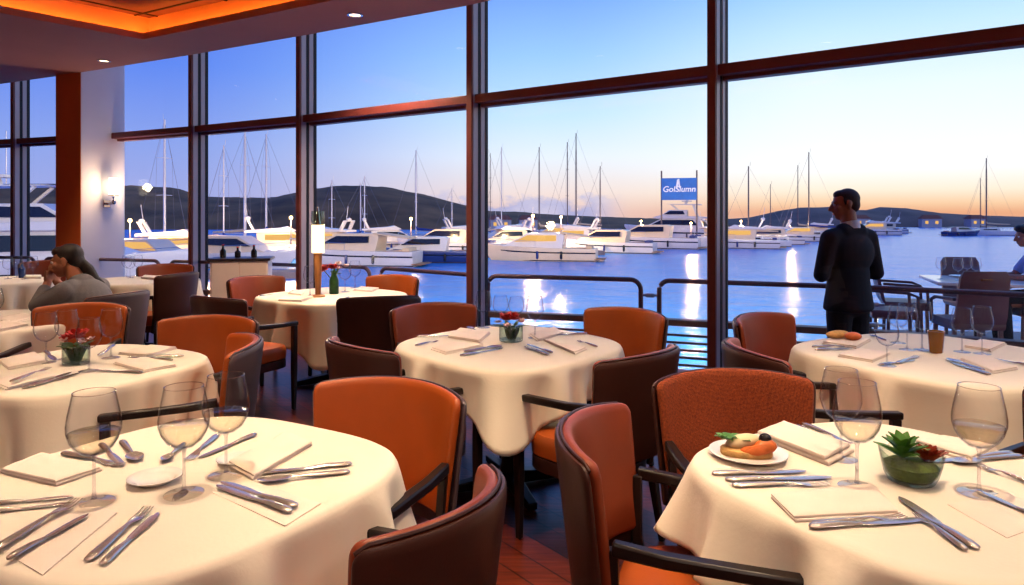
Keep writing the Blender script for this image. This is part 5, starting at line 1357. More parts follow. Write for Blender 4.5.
# ---- outdoor table and chairs
def outdoor_chair(x, y, ang, label):
    o = thing('terrace_chair', label, 'chair', (x, y, TRZ), R(ang) - PI / 2, 'brown terrace chairs')
    mb = MB(); rings = []
    for k in range(9):
        u = k / 8; z = 0.44 + 0.50 * u; y_ = -0.22 - 0.10 * u; w = 0.225 - 0.015 * u - (0.03 if k == 8 else 0); d = 0.035 if 0 < k < 8 else 0.015
        rings.append([(-w, y_ - d, z), (-w * 0.5, y_ - d - 0.02, z), (w * 0.5, y_ - d - 0.02, z), (w, y_ - d, z), (w, y_, z), (w * 0.5, y_ - 0.015, z), (-w * 0.5, y_ - 0.015, z), (-w, y_, z)])
    mb.loops(rings).obj('backrest', M['leather2'] if False else M['outer'], o)
    MB().loops([[(a * s, b_ * s, z) for a, b_ in ((-0.23, -0.23), (0, -0.245), (0.23, -0.23), (0.245, 0), (0.23, 0.23), (0, 0.245), (-0.23, 0.23), (-0.245, 0))] for s, z in ((0.96, 0.38), (1, 0.40), (1, 0.44), (0.93, 0.465), (0.2, 0.47))]).obj('seat', M['outer'], o)
    for sx in (-1, 1):
        for sy in (-1, 1): MB().bar([(sx * 0.21, sy * 0.2, 0), (sx * 0.2, sy * 0.19, 0.39)], 0.035, 0.035, up=(0, 1, 0)).obj('leg', M['rail'], o, bevel=0.004)
        MB().bar([(sx * 0.235, 0.20, 0.40), (sx * 0.245, 0.19, 0.62), (sx * 0.24, 0.1, 0.655), (sx * 0.225, -0.25, 0.67)], 0.03, 0.03, up=(1, 0, 0)).obj('arm', M['rail'], o, bevel=0.005)
    MB().tube([(-0.05, -0.345, 0.86), (-0.04, -0.372, 0.868), (0.04, -0.372, 0.868), (0.05, -0.345, 0.86)], 0.008, 8).obj('pull_handle', M['amber'], o)
    return o
M['outer'] = mat('maroon_vinyl', (112, 74, 78), 0.45, var=0.08, scale=9)
ot = atd(978, 7.55, TRZ)
t = thing('terrace_table', 'square outdoor table beyond the railing with glasses on it', 'table', ot, R(-20))
MB().box((0, 0, 0.745), (0.95, 0.95, 0.035)).obj('tabletop', M['china'], t, bevel=0.008)
MB().lathe([(0.05, 0.03), (0.04, 0.06), (0.04, 0.70), (0.12, 0.727)], n=16).obj('pedestal', M['iron'], t)
MB().lathe([(0.26, 0.0), (0.26, 0.02), (0.05, 0.035)], n=24).obj('base', M['iron'], t)
q = atd(893, 7.45); outdoor_chair(q.x, q.y, -20, 'maroon terrace chair left of the outdoor table, nearer the standing man')
q = atd(905, 8.15); outdoor_chair(q.x, q.y, -22, 'maroon terrace chair just behind the other left of the outdoor table')
q = atd(967, 6.78); outdoor_chair(q.x, q.y, 82, 'maroon terrace chair with brass handle, its back to the railing')
q = atd(973, 8.30); outdoor_chair(q.x, q.y, 262, 'maroon terrace chair on the water side of the outdoor table')
q = atd(1034, 7.60); outdoor_chair(q.x, q.y, 168, 'maroon terrace chair under the outdoor diner')
otz = TRZ + 0.7625
for x, y, lb in ((941, 7.6, 'leftmost wine glass on the outdoor table'), (958, 7.45, 'middle wine glass on the outdoor table'), (967, 7.7, 'taller wine glass at centre of the outdoor table'), (976, 7.5, 'right wine glass on the outdoor table')):
    p = atd(x, y, otz); o = dup(GL[(0.235, 0.052, False)], p, 0, lb, 'glasses on the outdoor table')
for x, y, lb in ((985, 7.35, 'white plate in front of the outdoor diner'), (962, 7.85, 'white plate on the water side of the outdoor table')):
    p = atd(x, y, otz); o = thing('dinner_plate', lb, 'plate', p, 0, 'plates on the outdoor table')
    MB().lathe([(0.07, 0), (0.08, 0.004), (0.125, 0.015), (0.124, 0.018), (0.08, 0.008), (0.002, 0.006)], n=32).obj('rim', M['china'], o)
    MB().lathe([(0.065, -0.0002), (0.07, -0.0002), (0.07, 0.002), (0.065, 0.002)], n=32, cap0=False, cap1=False).obj('foot_ring', M['china'], o)

# ================================================================== the marina
BERTHS = []
def berth(px, d, rot, L, B):
    # push a boat further out along its line of sight until its hull lies clear of those placed before
    while True:
        c = atd(px, d); t = Vector((math.cos(R(rot)), math.sin(R(rot)), 0)) * L * 0.5
        pts = [c + t * k for k in (-1, -0.66, -0.33, 0, 0.33, 0.66, 1)]
        if all((a - b).length > 0.5 * (B + w) + 0.5 for (ps, w) in BERTHS for a in pts for b in ps): break
        d += 0.75
    BERTHS.append((pts, B)); return d
# a boat points its bow along +X, waterline at z = 0
def hull_mesh(L, B, fb, bow_rise=0.35, transom=0.85, draft=0.25, n=16, chine=0.8):
    """deck edge and waterline lofted from transom to stem"""
    rings = []
    for i in range(n + 1):
        u = i / n; x = -L / 2 + L * u
        w = B / 2 * (transom + (1 - transom) * math.sin(PI * min(u / 0.9, 1) * 0.5)) if u < 0.45 else B / 2 * max(0.012, 1 - ((u - 0.45) / 0.55) ** 2.2)
        zt = fb * (1 + bow_rise * u ** 2.2); rake = 0.10 * L * (u ** 6)
        wl = w * (chine - 0.45 * max(0, u - 0.5)); xb = x - rake
        rings.append([(xb, 0, -draft), (xb, -wl, -draft * 0.4), (xb + 0.25 * rake, -(wl + 0.35 * (w - wl)), 0.18 * fb), (x, -w, zt * 0.85), (x, -w * 0.99, zt), (x, -w * 0.93, zt + 0.02), (x, 0, zt + 0.05),
                      (x, w * 0.93, zt + 0.02), (x, w * 0.99, zt), (x, w, zt * 0.85), (xb + 0.25 * rake, wl + 0.35 * (w - wl), 0.18 * fb), (xb, wl, -draft * 0.4)])
    return MB().loops(rings)
def stripe(L, B, fb, z0, z1, transom=0.85, n=16, out=0.05):
    mb = MB()
    for s in (-1, 1):
        ring = []
        for i in range(n + 1):
            u = i / n; x = -L / 2 + L * u
            w = B / 2 * (transom + (1 - transom) * math.sin(PI * min(u / 0.9, 1) * 0.5)) if u < 0.45 else B / 2 * max(0.012, 1 - ((u - 0.45) / 0.55) ** 2.2)
            zt = fb * (1 + 0.35 * u ** 2.2); rake = 0.10 * L * (u ** 6); wl = w * (0.8 - 0.45 * max(0, u - 0.5))
            def side(f):       # f from waterline 0 to sheer 1
                return (x - rake * (1 - f), s * (wl + (w - wl) * min(1, f * 1.1) + out), zt * f)
            ring.append([side(z0), side(z1), tuple(a - b for a, b in zip(side(z1), (0, s * 0.02, 0))), tuple(a - b for a, b in zip(side(z0), (0, s * 0.02, 0)))])
        mb.loops(ring)
    return mb

def motor_boat(px, d, rot, L, label, fly=True, hull='gel', lit=0.0, canvas=False, group='motor boats in the marina', name='motor_boat', cat='boat', z=0.0):
    B = L * 0.30; d = berth(px, d, rot, L * 1.05, B); fb = 0.105 * L if L < 14 else 0.10 * L
    o = thing(name, label, cat, atd(px, d, WZ + z), R(rot), group)
    hm = hull_mesh(L, B, fb).obj('hull', M[hull], o, smooth=45)
    stripe(L, B, fb, 0.02, 0.10).obj('boot_stripe', M['boot'], hm)
    stripe(L, B, fb, 0.62, 0.72).obj('hull_window', M['tint'], hm)
    h = 0.13 * L
    # deckhouse, raked windscreen, side windows and brow
    prof = [(-0.22 * L, fb), (0.30 * L, fb * 1.16), (0.22 * L, fb + 0.36 * h), (0.08 * L, fb + 0.98 * h), (-0.20 * L, fb + h), (-0.24 * L, fb + 0.9 * h)]
    cab = MB().side_prism(prof, -B * 0.37, B * 0.37, B * 0.07).obj('cabin', M['gel_warm'] if hull == 'gel' else M['gel'], o, bevel=0.03)
    wprof = [(-0.17 * L, fb + 0.50 * h), (0.185 * L, fb + 0.44 * h), (0.075 * L, fb + 0.86 * h), (-0.17 * L, fb + 0.86 * h)]
    MB().side_prism(wprof, -B * 0.385, B * 0.385, B * 0.03).obj('window', M['litcabin'] if lit > 0.5 else M['tint'], cab)
    ws = MB(); ws.box((0.155 * L, 0, fb + 0.70 * h), (0.012 * L, B * 0.56, 0.52 * h), m=Matrix.Rotation(-math.atan2(0.62 * h, 0.14 * L) + PI / 2 - PI / 2 - 0.0, 3, 'Y') @ Matrix.Rotation(-PI / 2 + 0.35, 3, 'Y')) if False else None
    MB().box((-0.365 * L, 0, fb + 0.03), (0.20 * L, B * 0.62, 0.05)).obj('cockpit_sole', M['teak'], o)
    MB().box((-0.44 * L, 0, fb + 0.10 * h), (0.05 * L, B * 0.60, 0.20 * h)).obj('seat', M['cushion'] if not canvas else M['canvas'], o, bevel=0.03)
    MB().box((-0.53 * L, 0, 0.22), (0.08 * L, B * 0.8, 0.08)).obj('swim_platform', M['teak'], o, bevel=0.02)
    if fly:
        zt = fb + h
        MB().side_prism([(-0.34 * L, zt - 0.02 * h), (0.06 * L, zt), (0.10 * L, zt + 0.10 * h), (0.02 * L, zt + 0.40 * h), (-0.04 * L, zt + 0.30 * h), (-0.34 * L, zt + 0.14 * h)], -B * 0.34, B * 0.34, B * 0.03).obj('flybridge', M['gel'], o, bevel=0.03)
        ar = MB()
        for s in (-1, 1): ar.bar([(-0.26 * L, s * B * 0.30, zt + 0.1 * h), (-0.31 * L, s * B * 0.29, zt + 0.85 * h)], 0.05 * L * 0.4, 0.05 * L, up=(0, 1, 0))
        ar.bar([(-0.31 * L, -B * 0.30, zt + 0.85 * h), (-0.31 * L, B * 0.30, zt + 0.85 * h)], 0.04 * L, 0.012 * L); arch = ar.obj('radar_arch', M['gel'], o, bevel=0.02)
        m_ = MB(); m_.lathe([(0.018 * L, 0), (0.024 * L, 0.006 * L), (0.024 * L, 0.018 * L), (0.012 * L, 0.028 * L), (0.002, 0.03 * L)], (-0.31 * L, 0, zt + 0.87 * h), n=16); m_.obj('radar_dome', M['gel'], arch)
        MB().tube([(-0.31 * L, B * 0.2, zt + 0.85 * h), (-0.33 * L, B * 0.2, zt + 2.0 * h)], 0.025, 6).obj('aerial', M['mast'], arch)
    if canvas:
        MB().side_prism([(-0.46 * L, fb + 0.70 * h), (-0.20 * L, fb + 0.98 * h), (-0.20 * L, fb + 1.04 * h), (-0.46 * L, fb + 0.78 * h)], -B * 0.34, B * 0.34, 0.0).obj('canopy', M['canvas'], o)
    for k, (u, s) in enumerate(((0.28, -1), (0.48, -1), (0.28, 1), (0.48, 1))):
        w = B / 2 * 1.03; f_ = MB(); f_.cap((-L / 2 + L * u, s * w, fb * 0.30), 0.13, (-L / 2 + L * u, s * w, fb * 0.72), 0.13, 8); f_.obj('fender', M['hullnavy'] if k % 2 else M['tint'], o)
    rl_ = MB(); pts_l = []
    for s in (-1, 1):
        pts = []
        for k in range(9):
            u = 0.50 + 0.49 * k / 8; w = B / 2 * max(0.03, 1 - ((u - 0.45) / 0.55) ** 2.2) * 0.93; pts.append((-L / 2 + L * u, s * w, fb * (1 + 0.35 * u ** 2.2) + 0.06 * L * 0.9))
        rl_.tube(pts, 0.022, 6)
        for p in pts[::2]: rl_.tube([p, (p[0], p[1], p[2] - 0.055 * L)], 0.018, 5)
    rl_.obj('guard_rail', M['steel'], o)
    return o

def sail_boat(px, d, top_y, rot, L, label, cover='sailcover', spar='mast', hull='gel', lean=0.0, group='sailing boats in the marina', rr=0.075, name='sailing_boat'):
    B = L * 0.27; d = berth(px, d, rot, L, B); H = CAMZ + (HZ - top_y) * d / FPX - WZ
    fb = 0.085 * L
    o = thing(name, label, 'sailboat', atd(px, d, WZ), R(rot), group)
    hm = hull_mesh(L, B, fb, 0.25, 0.7).obj('hull', M[hull], o, smooth=45)
    stripe(L, B, fb, 0.02, 0.12, 0.7).obj('boot_stripe', M['boot'] if hull == 'gel' else M['gel'], hm)
    cab = MB().side_prism([(-0.16 * L, fb), (0.24 * L, fb * 1.1), (0.17 * L, fb + 0.045 * L), (-0.14 * L, fb + 0.055 * L)], -B * 0.28, B * 0.28, B * 0.04).obj('coach_roof', M['gel'], o, bevel=0.03)
    MB().side_prism([(-0.10 * L, fb + 0.018 * L), (0.13 * L, fb + 0.020 * L), (0.11 * L, fb + 0.036 * L), (-0.10 * L, fb + 0.038 * L)], -B * 0.285, B * 0.285, B * 0.015).obj('window', M['tint'], cab)
    mx = 0.06 * L; r_ = rr
    ms = MB(); ms.tube([(mx, 0, fb), (mx, 0, H * 0.6), (mx, 0, H)], [r_, r_ * 0.95, r_ * 0.7], 8)
    mo = ms.obj('mast', M[spar], o)
    sp2 = MB()
    for k in (0.45, 0.72): sp2.tube([(mx, -B * 0.32, H * k), (mx, 0, H * k + 0.05), (mx, B * 0.32, H * k)], 0.03, 6)
    sp2.tube([(mx - 0.2, 0, H), (mx - 0.25, 0, H + 0.6)], 0.02, 5)
    sp2.obj('spreader', M[spar], mo)
    MB().tube([(mx, 0, fb + 0.11 * L), (-0.34 * L, 0, fb + 0.115 * L)], 0.06, 8).obj('boom', M[spar], o)
    if cover: 
        c = MB(); c.tube([(mx + 0.05, 0, fb + 0.19 * L), (mx - 0.02 * L, 0, fb + 0.145 * L), (-0.12 * L, 0, fb + 0.132 * L), (-0.33 * L, 0, fb + 0.125 * L)], [0.10, 0.20, 0.17, 0.09], 10); c.obj('sail_cover', M[cover], o)
    w = MB()
    w.tube([(mx, 0, H * 0.98), (0.47 * L, 0, fb * 1.25)], 0.018, 5); w.tube([(mx, 0, H), (-0.48 * L, 0, fb + 0.1)], 0.013, 5)
    for s in (-1, 1): w.tube([(mx, 0, H * 0.97), (mx, s * B * 0.32, H * 0.72), (mx, s * B * 0.36, H * 0.45), (mx, s * B * 0.45, fb)], 0.011, 5)
    w.obj('rigging', M['wire'], o)
    g_ = MB()
    for s in (-1, 1):
        pts = [(-L * 0.46 + L * 0.9 * k / 8, s * B * 0.46 * (1 if k < 5 else 1 - ((k - 4) / 4.6) ** 2), fb + 0.6 + 0.02 * k) for k in range(9)]
        g_.tube(pts, 0.018, 5)
        for p in pts: g_.tube([p, (p[0], p[1], fb)], 0.016, 5)
    g_.obj('guard_rail', M['steel'], o)
    return o

# big white motor yacht filling the far left window
def big_yacht(px, d, rot, L, label, lit=True, sc=1.0):
    B = 0.24 * L; d = berth(px, d, rot, L * 1.05, B); fb = 0.105 * L; h = 0.105 * L
    o = thing('motor_yacht', label, 'yacht', atd(px, d, WZ), R(rot), 'large motor yachts')
    hm = hull_mesh(L, B, fb, 0.4, 0.9).obj('hull', M['gel'], o, smooth=45)
    stripe(L, B, fb, 0.02, 0.10, 0.9).obj('boot_stripe', M['boot'], hm); stripe(L, B, fb, 0.50, 0.64, 0.9).obj('hull_window', M['tint'], hm)
    sal = MB().side_prism([(-0.30 * L, fb), (0.30 * L, fb * 1.15), (0.20 * L, fb + 0.5 * h), (0.10 * L, fb + h), (-0.30 * L, fb + h)], -B * 0.40, B * 0.40, B * 0.05).obj('saloon', M['gel'], o, bevel=0.04)
    MB().side_prism([(-0.27 * L, fb + 0.34 * h), (0.20 * L, fb + 0.40 * h), (0.10 * L, fb + 0.86 * h), (-0.22 * L, fb + 0.86 * h)], -B * 0.412, B * 0.412, B * 0.03).obj('window', M['tint'], sal)
    up = MB().side_prism([(-0.42 * L, fb + h), (0.14 * L, fb + h), (0.19 * L, fb + 1.1 * h), (0.12 * L, fb + 1.3 * h), (-0.42 * L, fb + 1.16 * h)], -B * 0.44, B * 0.44, B * 0.02).obj('upper_deck', M['gel'], o, bevel=0.05)
    wh = MB().side_prism([(-0.16 * L, fb + 1.15 * h), (0.12 * L, fb + 1.25 * h), (0.02 * L, fb + 1.85 * h), (-0.16 * L, fb + 1.85 * h)], -B * 0.32, B * 0.32, B * 0.05).obj('wheelhouse', M['gel'], o, bevel=0.04)
    MB().side_prism([(-0.14 * L, fb + 1.42 * h), (0.075 * L, fb + 1.42 * h), (0.015 * L, fb + 1.75 * h), (-0.12 * L, fb + 1.75 * h)], -B * 0.335, B * 0.335, B * 0.04).obj('window', M['tint'], wh)
    ht = MB().side_prism([(-0.30 * L, fb + 2.32 * h), (0.02 * L, fb + 2.40 * h), (0.05 * L, fb + 2.44 * h), (-0.30 * L, fb + 2.42 * h)], -B * 0.34, B * 0.34, B * 0.01).obj('hardtop', M['gel'], o, bevel=0.03)
    lg = MB()
    for s in (-1, 1):
        lg.bar([(-0.26 * L, s * B * 0.30, fb + 1.2 * h), (-0.22 * L, s * B * 0.29, fb + 2.34 * h)], 0.012 * L, 0.03 * L, up=(0, 1, 0)); lg.bar([(-0.06 * L, s * B * 0.28, fb + 1.85 * h), (0.0, s * B * 0.28, fb + 2.38 * h)], 0.008 * L, 0.014 * L, up=(0, 1, 0))
    lg.obj('hardtop_post', M['gel'], ht)
    a_ = MB(); a_.bar([(-0.14 * L, 0, fb + 2.42 * h), (-0.16 * L, 0, fb + 2.95 * h)], 0.02 * L, 0.05 * L, up=(0, 1, 0)); a_.bar([(-0.20 * L, 0, fb + 2.72 * h), (-0.10 * L, 0, fb + 2.72 * h)], 0.08 * L, 0.01 * L); ms = a_.obj('radar_mast', M['gel'], o, bevel=0.02)
    b_ = MB(); b_.ball((-0.16 * L, 0, fb + 3.05 * h), 0.026 * L, 14, 10); b_.obj('radar_dome', M['gel'], ms)
    b_ = MB(); b_.tube([(-0.13 * L, 0.04 * L, fb + 2.5 * h), (-0.13 * L, 0.04 * L, fb + 4.2 * h)], 0.03, 6); b_.obj('aerial', M['mast'], ms)
    MB().box((-0.37 * L, 0, fb + 0.04), (0.16 * L, B * 0.8, 0.06)).obj('aft_deck', M['teak'], o)
    MB().box((-0.305 * L, 0, fb + 0.45 * h), (0.012 * L, B * 0.6, 0.75 * h)).obj('saloon_door', M['litcabin'] if lit else M['tint'], o)
    MB().box((-0.41 * L, 0, fb + 0.2 * h), (0.04 * L, B * 0.6, 0.28 * h)).obj('seat', M['canvas'], o, bevel=0.04)
    MB().box((-0.53 * L, 0, 0.3), (0.08 * L, B * 0.85, 0.1)).obj('swim_platform', M['teak'], o, bevel=0.03)
    return o

# pontoons the boats lie at, with lamp posts
def pontoon(a, b, w, label):
    A, Bv = Vector((a[0], a[1])), Vector((b[0], b[1])); t = Bv - A
    o = thing('pontoon', label, 'jetty', ((A.x + Bv.x) / 2, (A.y + Bv.y) / 2, WZ), math.atan2(t.y, t.x), 'floating pontoons')
    MB().box((0, 0, 0.22), (t.length, w, 0.5)).obj('deck', M['pontoon'], o, bevel=0.03)
    BERTHS.append(([Vector((A.x + t.x * q_ / 60, A.y + t.y * q_ / 60, 0)) for q_ in range(61)], w))
    n = max(2, int(t.length / 8))
    for k in range(n): MB().tube([(-t.length / 2 + t.length * (k + .5) / n, w * 0.55, -0.5), (-t.length / 2 + t.length * (k + .5) / n, w * 0.55, 1.3)], 0.14, 8).obj('pile', M['mastdark'], o)
    return o
q = lambda px, d: (atd(px, d).x, d)
pontoon(q(-40, 47), q(300, 50), 2.4, 'pontoon behind the boats of the left windows')
pontoon(q(330, 68), q(600, 78), 2.4, 'pontoon behind the boats of the middle windows')
pontoon(q(600, 102), q(820, 136), 2.6, 'pontoon running out to the right behind the row of boats')
big_yacht(44, 40, 12, 17, 'large white motor yacht with dark windows seen in the far left panes', True)
big_yacht(672, 96, 160, 17.5, 'largest white motor yacht below the blue banner, its saloon lit amber', True)
# banner on two posts standing on the quay behind the big yacht
bd = 112.0
bo = thing('blue_banner', 'blue banner with white lettering on two posts above the largest yacht', 'sign', (atd(679, bd).x, bd, WZ), R(-16))
k_ = bd / FPX; zt = CAMZ + (HZ - 178) * k_ - WZ; zb = CAMZ + (HZ - 200) * k_ - WZ
for s, nm in ((-1, 'post'), (1, 'post')):
    MB().tube([(s * 2.75, 0.12, 0), (s * 2.75, 0.12, zt + 1.2)], 0.13, 10).obj(nm, M['mastdark'], bo)
MB().box((0, 0, (zt + zb) / 2), (5.5, 0.12, zt - zb)).obj('board', M['banner'], bo, bevel=0.02)
tx = bpy.data.curves.new('lettering', 'FONT'); tx.body = 'GolSlumn'; tx.size = 1.3; tx.align_x = 'CENTER'; tx.align_y = 'CENTER'; tx.extrude = 0.02; tx.shear = 0.15; tx.offset = 0.02
to = bpy.data.objects.new('lettering', tx); COL.objects.link(to); to.data.materials.append(M['bannerw']); to.parent = bo; to.location = (0, -0.09, (zt + zb) / 2 - 0.05); to.rotation_euler = (PI / 2, 0, 0)
bpy.context.view_layer.update()
lm = bpy.data.meshes.new_from_object(to.evaluated_get(bpy.context.evaluated_depsgraph_get())); bpy.data.objects.remove(to)
to = bpy.data.objects.new('lettering', lm); COL.objects.link(to); lm.materials.clear(); lm.materials.append(M['bannerw']); to.parent = bo; to.location = (0, -0.09, (zt + zb) / 2 - 0.05); to.rotation_euler = (PI / 2, 0, 0)
sw = MB(); sw.bar([(-0.35, -0.08, (zt + zb) / 2 + 0.2), (-0.15, -0.08, zt - 0.25)], 0.02, 0.28, up=(1, 0, 0)); sw.bar([(0.08, -0.08, (zt + zb) / 2 + 0.2), (-0.05, -0.08, zt - 0.15)], 0.02, 0.22, up=(1, 0, 0)); sw.obj('sail_mark', M['bannerw'], bo)

# motor boats, left to right
MBOATS = [
    (150, 42, -25, 9, 'cream lit cruiser with sand canopy beside the pier, in the second window', False, 'gel', 1, True),
    (235, 46, -10, 9.5, 'white cruiser above the pale cabinet', False, 'gel', 0, True),
    (182, 58, 15, 9, 'white cruiser half behind the mullion right of the pier', True, 'gel', 1, False),
    (285, 56, 20, 9.5, 'white flybridge cruiser left of the tall lamp', True, 'gel', 1, False),
    (352, 60, 170, 10, 'open cruiser with sand canopy right of the tall lamp', False, 'gel', 0, True),
    (423, 57, 178, 8.5, 'low navy hulled launch moored before the hill window', False, 'hullnavy', 0, False),
    (446, 64, 165, 10, 'white cruiser with big bow beside the thick mullion', False, 'gel', 0, False),
    (505, 66, 205, 9, 'white cruiser stern to us just right of the thick mullion', True, 'gel', 0, False),
    (538, 62, 168, 9.5, 'cream lit cruiser with open cockpit in the middle window', False, 'gel_warm', 1, True),
    (572, 66, 160, 9, 'cream lit cruiser second from the left in the middle window', True, 'gel_warm', 1, False),
    (606, 72, 158, 9.5, 'white sports cruiser ahead of the largest yacht', False, 'gel', 0, False),
    (648, 80, 158, 11, 'dark windowed cruiser alongside the largest yacht', False, 'gel', 0, False),
    (322, 78, 165, 9, 'white cruiser in the second row right of the tall lamp', True, 'gel', 1, False),
    (392, 82, 15, 9, 'white cruiser in the second row above the navy launch', True, 'gel_warm', 0, False),
    (470, 78, 20, 9, 'white cruiser in the second row behind the thick mullion', True, 'gel_warm', 1, False),
    (520, 84, 15, 9, 'cream lit cruiser in the second row at left of the middle window', True, 'gel_warm', 0, True),
    (556, 90, 165, 9, 'cream lit cruiser in the second row behind the dark masted boats', True, 'gel_warm', 1, False),
    (590, 92, 10, 9, 'sand canopied cruiser in the second row left of the largest yacht', False, 'gel_warm', 0, True),
    (720, 110, 20, 9, 'white cruiser in the second row at the right mullion', True, 'gel', 1, False),
    (736, 92, 160, 9, 'small white cruiser just right of the right mullion', True, 'gel', 1, False),
    (768, 104, 165, 9, 'white cruiser left of the standing man, first of the row', True, 'gel', 0, False),
    (798, 116, 170, 9, 'white cruiser left of the standing man, middle of the row', False, 'gel', 1, True),
    (815, 128, 160, 9, 'white cruiser close to the left of the standing man', True, 'gel', 1, False),
    (872, 150, 170, 10, 'cluster cruiser just right of the standing man', True, 'gel', 1, False),
    (884, 165, 160, 9, 'farther cruiser right of the standing man', True, 'gel', 0, False),
    (962, 145, 6, 7.2, 'dark anchored launch on the open water at right', False, 'hullnavy', 0, True),
]
for px, d, rot, L, lb, fly, hull, lit, cv in MBOATS: motor_boat(px, d, rot, L * 1.2 if d < 100 else L * 1.1, lb, fly, hull, lit, cv)
# sailing boats: (pixel, distance, masthead row, heading, length, label, cover, spar, thickness)
SBOATS = [
    (161, 55, 120, -30, 10, 'sailing boat with tall mast just right of the pier', 'canvas', 'mast', 0.10),
    (228, 60, 145, 165, 9, 'sailing boat with the shorter mast left of the thick white one', 'sailcover', 'mast', 0.06),
    (240, 52, 132, -12, 11, 'sailing boat with the thickest white mast above the pale cabinet', 'canvas', 'mast', 0.13),
    (271, 58, 134, 168, 11, 'sailing boat with white mast before the second mullion', 'sailcover', 'mast', 0.10),
    (335, 74, 180, 160, 8, 'sailing boat with short mast right of the tall lamp', 'canvas', 'mast', 0.06),
    (357, 78, 183, 20, 8, 'sailing boat with second short mast before the wooded hill', 'sailcover', 'mast', 0.06),
    (368, 70, 176, 165, 9, 'sailing boat with leaning stays before the crown of the hill', 'canvas', 'mast', 0.07),
    (420, 62, 150, 172, 10, 'sailing boat with navy sail cover before the hill', 'sailcover', 'mast', 0.09),
    (455, 92, 188, 170, 8, 'small sailing boat before the slope left of the thick mullion', 'canvas', 'mast', 0.06),
    (487, 86, 153, 20, 9, 'sailing boat touching the thick mullion on its right', 'canvas', 'mastdark', 0.06),
    (505, 80, 147, 165, 10, 'sailing boat with slim pale mast at left of the middle window', 'sailcover', 'mast', 0.07),
    (543, 72, 147, 168, 11, 'sailing boat with dark mast at the middle window centre', 'canvas', 'mastdark', 0.09),
    (571, 82, 142, 160, 11, 'sailing boat with the left mast of the tall dark pair', 'sailcover', 'mastdark', 0.09),
    (580, 78, 133, 165, 12, 'sailing boat with the tallest mast of the dark pair', 'canvas', 'mastdark', 0.11),
    (604, 96, 166, 165, 9, 'sailing boat with lone short mast before the largest yacht', 'canvas', 'mastdark', 0.07),
    (729, 112, 176, 160, 8, 'sailing boat just right of the right mullion', 'sailcover', 'mastdark', 0.07),
    (753, 98, 166, 160, 10, 'sailing boat with dark mast well left of the standing man', 'canvas', 'mastdark', 0.10),
    (773, 130, 184, 165, 8, 'small sailing boat with faint mast left of the standing man', 'canvas', 'mastdark', 0.07),
    (801, 128, 165, 160, 10, 'sailing boat with the shorter of two masts by the man', 'canvas', 'mastdark', 0.09),
    (813, 120, 152, 160, 11, 'sailing boat with the taller of two masts by the man', 'sailcover', 'mastdark', 0.10),
    (990, 142, 158, 160, 11, 'lone anchored sailing boat with tall mast at right', 'canvas', 'mastdark', 0.13),
    (983, 158, 178, 160, 8, 'sailing boat with short mast beside the lone anchored one', 'canvas', 'mastdark', 0.08),
]
for px, d, ty, rot, L, lb, cv, spar, rr in SBOATS: sail_boat(px, d, ty, rot, L, lb, cv, spar, 'gel', rr=rr * (1.35 if spar == 'mast' else 1.1))

LAMPS = [(291, 60, 219, 'dock lamp post by the second mullion'), (411, 72, 220, 'dock lamp post before the hill'), (205, 62, 224, 'dock lamp post in the third window'), (130, 56, 222, 'dock lamp post beside the pier'),
         (533, 74, 217, 'left of two dock lamp posts in the middle window'), (561, 80, 218, 'right of two dock lamp posts in the middle window'), (641, 92, 222, 'dock lamp post by the stern of the largest yacht'), (691, 98, 224, 'dock lamp post before the right mullion'),
         (741, 106, 222, 'dock lamp post right of the right mullion'), (790, 122, 223, 'dock lamp post far out near the standing man')]
for px, d, py, lb in LAMPS:
    d = berth(px, d, 0, 0.4, 0.4); z = CAMZ + (HZ - py) * d / FPX - WZ
    o = thing('dock_lamp_post', lb, 'street lamp', atd(px, d, WZ), 0, 'lamp posts on the pontoons')
    MB().tube([(0, 0, -1.5), (0, 0, z)], [0.09, 0.05], 8).obj('post', M['mastdark'], o)
    b = MB(); b.ball((0, 0, z + 0.12), 0.16, 12, 8); b.obj('globe', M['bulb'], o)
    l = bpy.data.lights.new('dock_lamp', 'POINT'); l.energy = 2200; l.color = (1.0, 0.66, 0.34); l.shadow_soft_size = 0.25
    lo = bpy.data.objects.new('dock_lamp', l); COL.objects.link(lo); lo.parent = o; lo.location = (0, -0.6, z - 0.1)
# floodlights added on the unseen roof edge to brighten the moored boats
for x_, y_, tx_, ty_, lb, en in ((-5.0, 9.9, -22, 60, 'roof edge floodlight added over the left windows', 26000), (0.8, 6.7, 4, 75, 'roof edge floodlight added over the middle window', 42000), (3.4, 4.7, 40, 110, 'roof edge floodlight added over the right window', 52000)):
    o = thing('floodlight', lb, 'outdoor lamp', (x_, y_, WTOP + 0.62), math.atan2(ty_ - y_, tx_ - x_) - PI / 2, 'added roof edge floodlights')
    MB().box((0, 0, 0), (0.42, 0.14, 0.30), m=Matrix.Rotation(R(-8), 3, 'X')).obj('housing', M['iron'], o, bevel=0.02)
    MB().box((0, 0.075, 0.0), (0.36, 0.01, 0.24), m=Matrix.Rotation(R(-8), 3, 'X')).obj('lens', M['spot'], o)
    MB().bar([(0, -0.02, -0.12), (0, -0.02, -0.475)], 0.06, 0.03, up=(0, 1, 0)).obj('bracket', M['iron'], o)
    l = bpy.data.lights.new('flood_fill', 'SPOT'); l.energy = en; l.color = (1.0, 0.80, 0.56); l.spot_size = R(62); l.spot_blend = 0.6; l.shadow_soft_size = 0.15
    lo = bpy.data.objects.new('flood_fill', l); COL.objects.link(lo); lo.parent = o; lo.location = (0, 0.12, 0); lo.rotation_euler = (R(83), 0, 0)
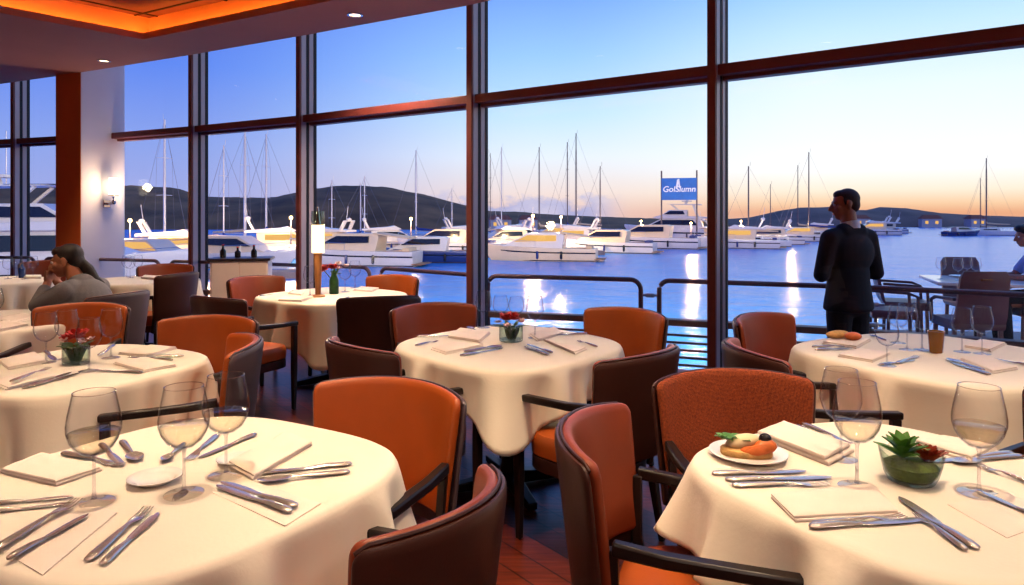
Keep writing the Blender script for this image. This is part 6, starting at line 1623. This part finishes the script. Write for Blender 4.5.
# a few pale houses on the far shore
HS = [(930, 236, 'lone pale shore house on the headland right of the man', 6), (975, 238, 'second pale shore house on the headland', 5), (860, 238, 'pale shore house on the headland behind the man', 5), (500, 196, 'pale shore house at the foot of the hill slope', 6), (528, 197, 'second pale shore house at the foot of the hill slope', 5)]
for px, d, lb, w in HS:
    o = thing('shore_house', lb, 'house', atd(px, d, WZ + 0.4), R(px % 30 - 15), 'houses on the far shore')
    MB().box((0, 0, 1.0), (w, 4, 3.0)).obj('wall', M['stone'], o)
    MB().side_prism([(-w / 2 - 0.3, 2.5), (w / 2 + 0.3, 2.5), (w / 2 - 0.8, 3.8), (-w / 2 + 0.8, 3.8)], -2.3, 2.3, 1.6).obj('roof', M['roof'], o)
    for s in (-1, 1): MB().box((s * w * 0.25, -2.01, 1.3), (0.9, 0.06, 1.0)).obj('window', M['litcabin'], o)

# ================================================================== nothing on a table may reach past its rim
bpy.context.view_layer.update()
RIMS = [(Vector(c), r, (-math.atan2(c[0], c[1]) if k not in 'FGH' else 0.3) * 0.6, EY.get(k, 1.0)) for k, (c, r, n_) in TABLES.items()]
for o in list(COL.objects):
    if o.parent is None and o.get('category') in ('knife', 'fork', 'spoon', 'napkin', 'glass') and o.location.z < 0.85 and o.location.z > 0.745 and o.get('group') not in ('glasses on the outdoor table', 'plates on the outdoor table'):
        meshes = [o] if o.type == 'MESH' else [c for c in o.children]
        pts = [c.matrix_world @ v.co for c in meshes if c.type == 'MESH' for v in c.data.vertices]
        cen = Vector((o.location.x, o.location.y)); tcn, r, rz_, ey_ = min(RIMS, key=lambda t: (t[0] - cen).length)
        for it in range(6):
            worst, wd = 0.0, None
            for p in pts:
                q = Matrix.Rotation(-rz_, 2) @ (Vector((p.x, p.y)) - tcn); q.y /= ey_; lim = rse(math.atan2(q.y, q.x), r * 0.985)
                if q.length - lim > worst: worst, wd = q.length - lim, Matrix.Rotation(rz_, 2) @ q.normalized()
            if wd is None: break
            moved = worst; mv = wd * -(worst + 0.001); o.location.x += mv.x; o.location.y += mv.y; pts = [p + Vector((mv.x, mv.y, 0)) for p in pts]
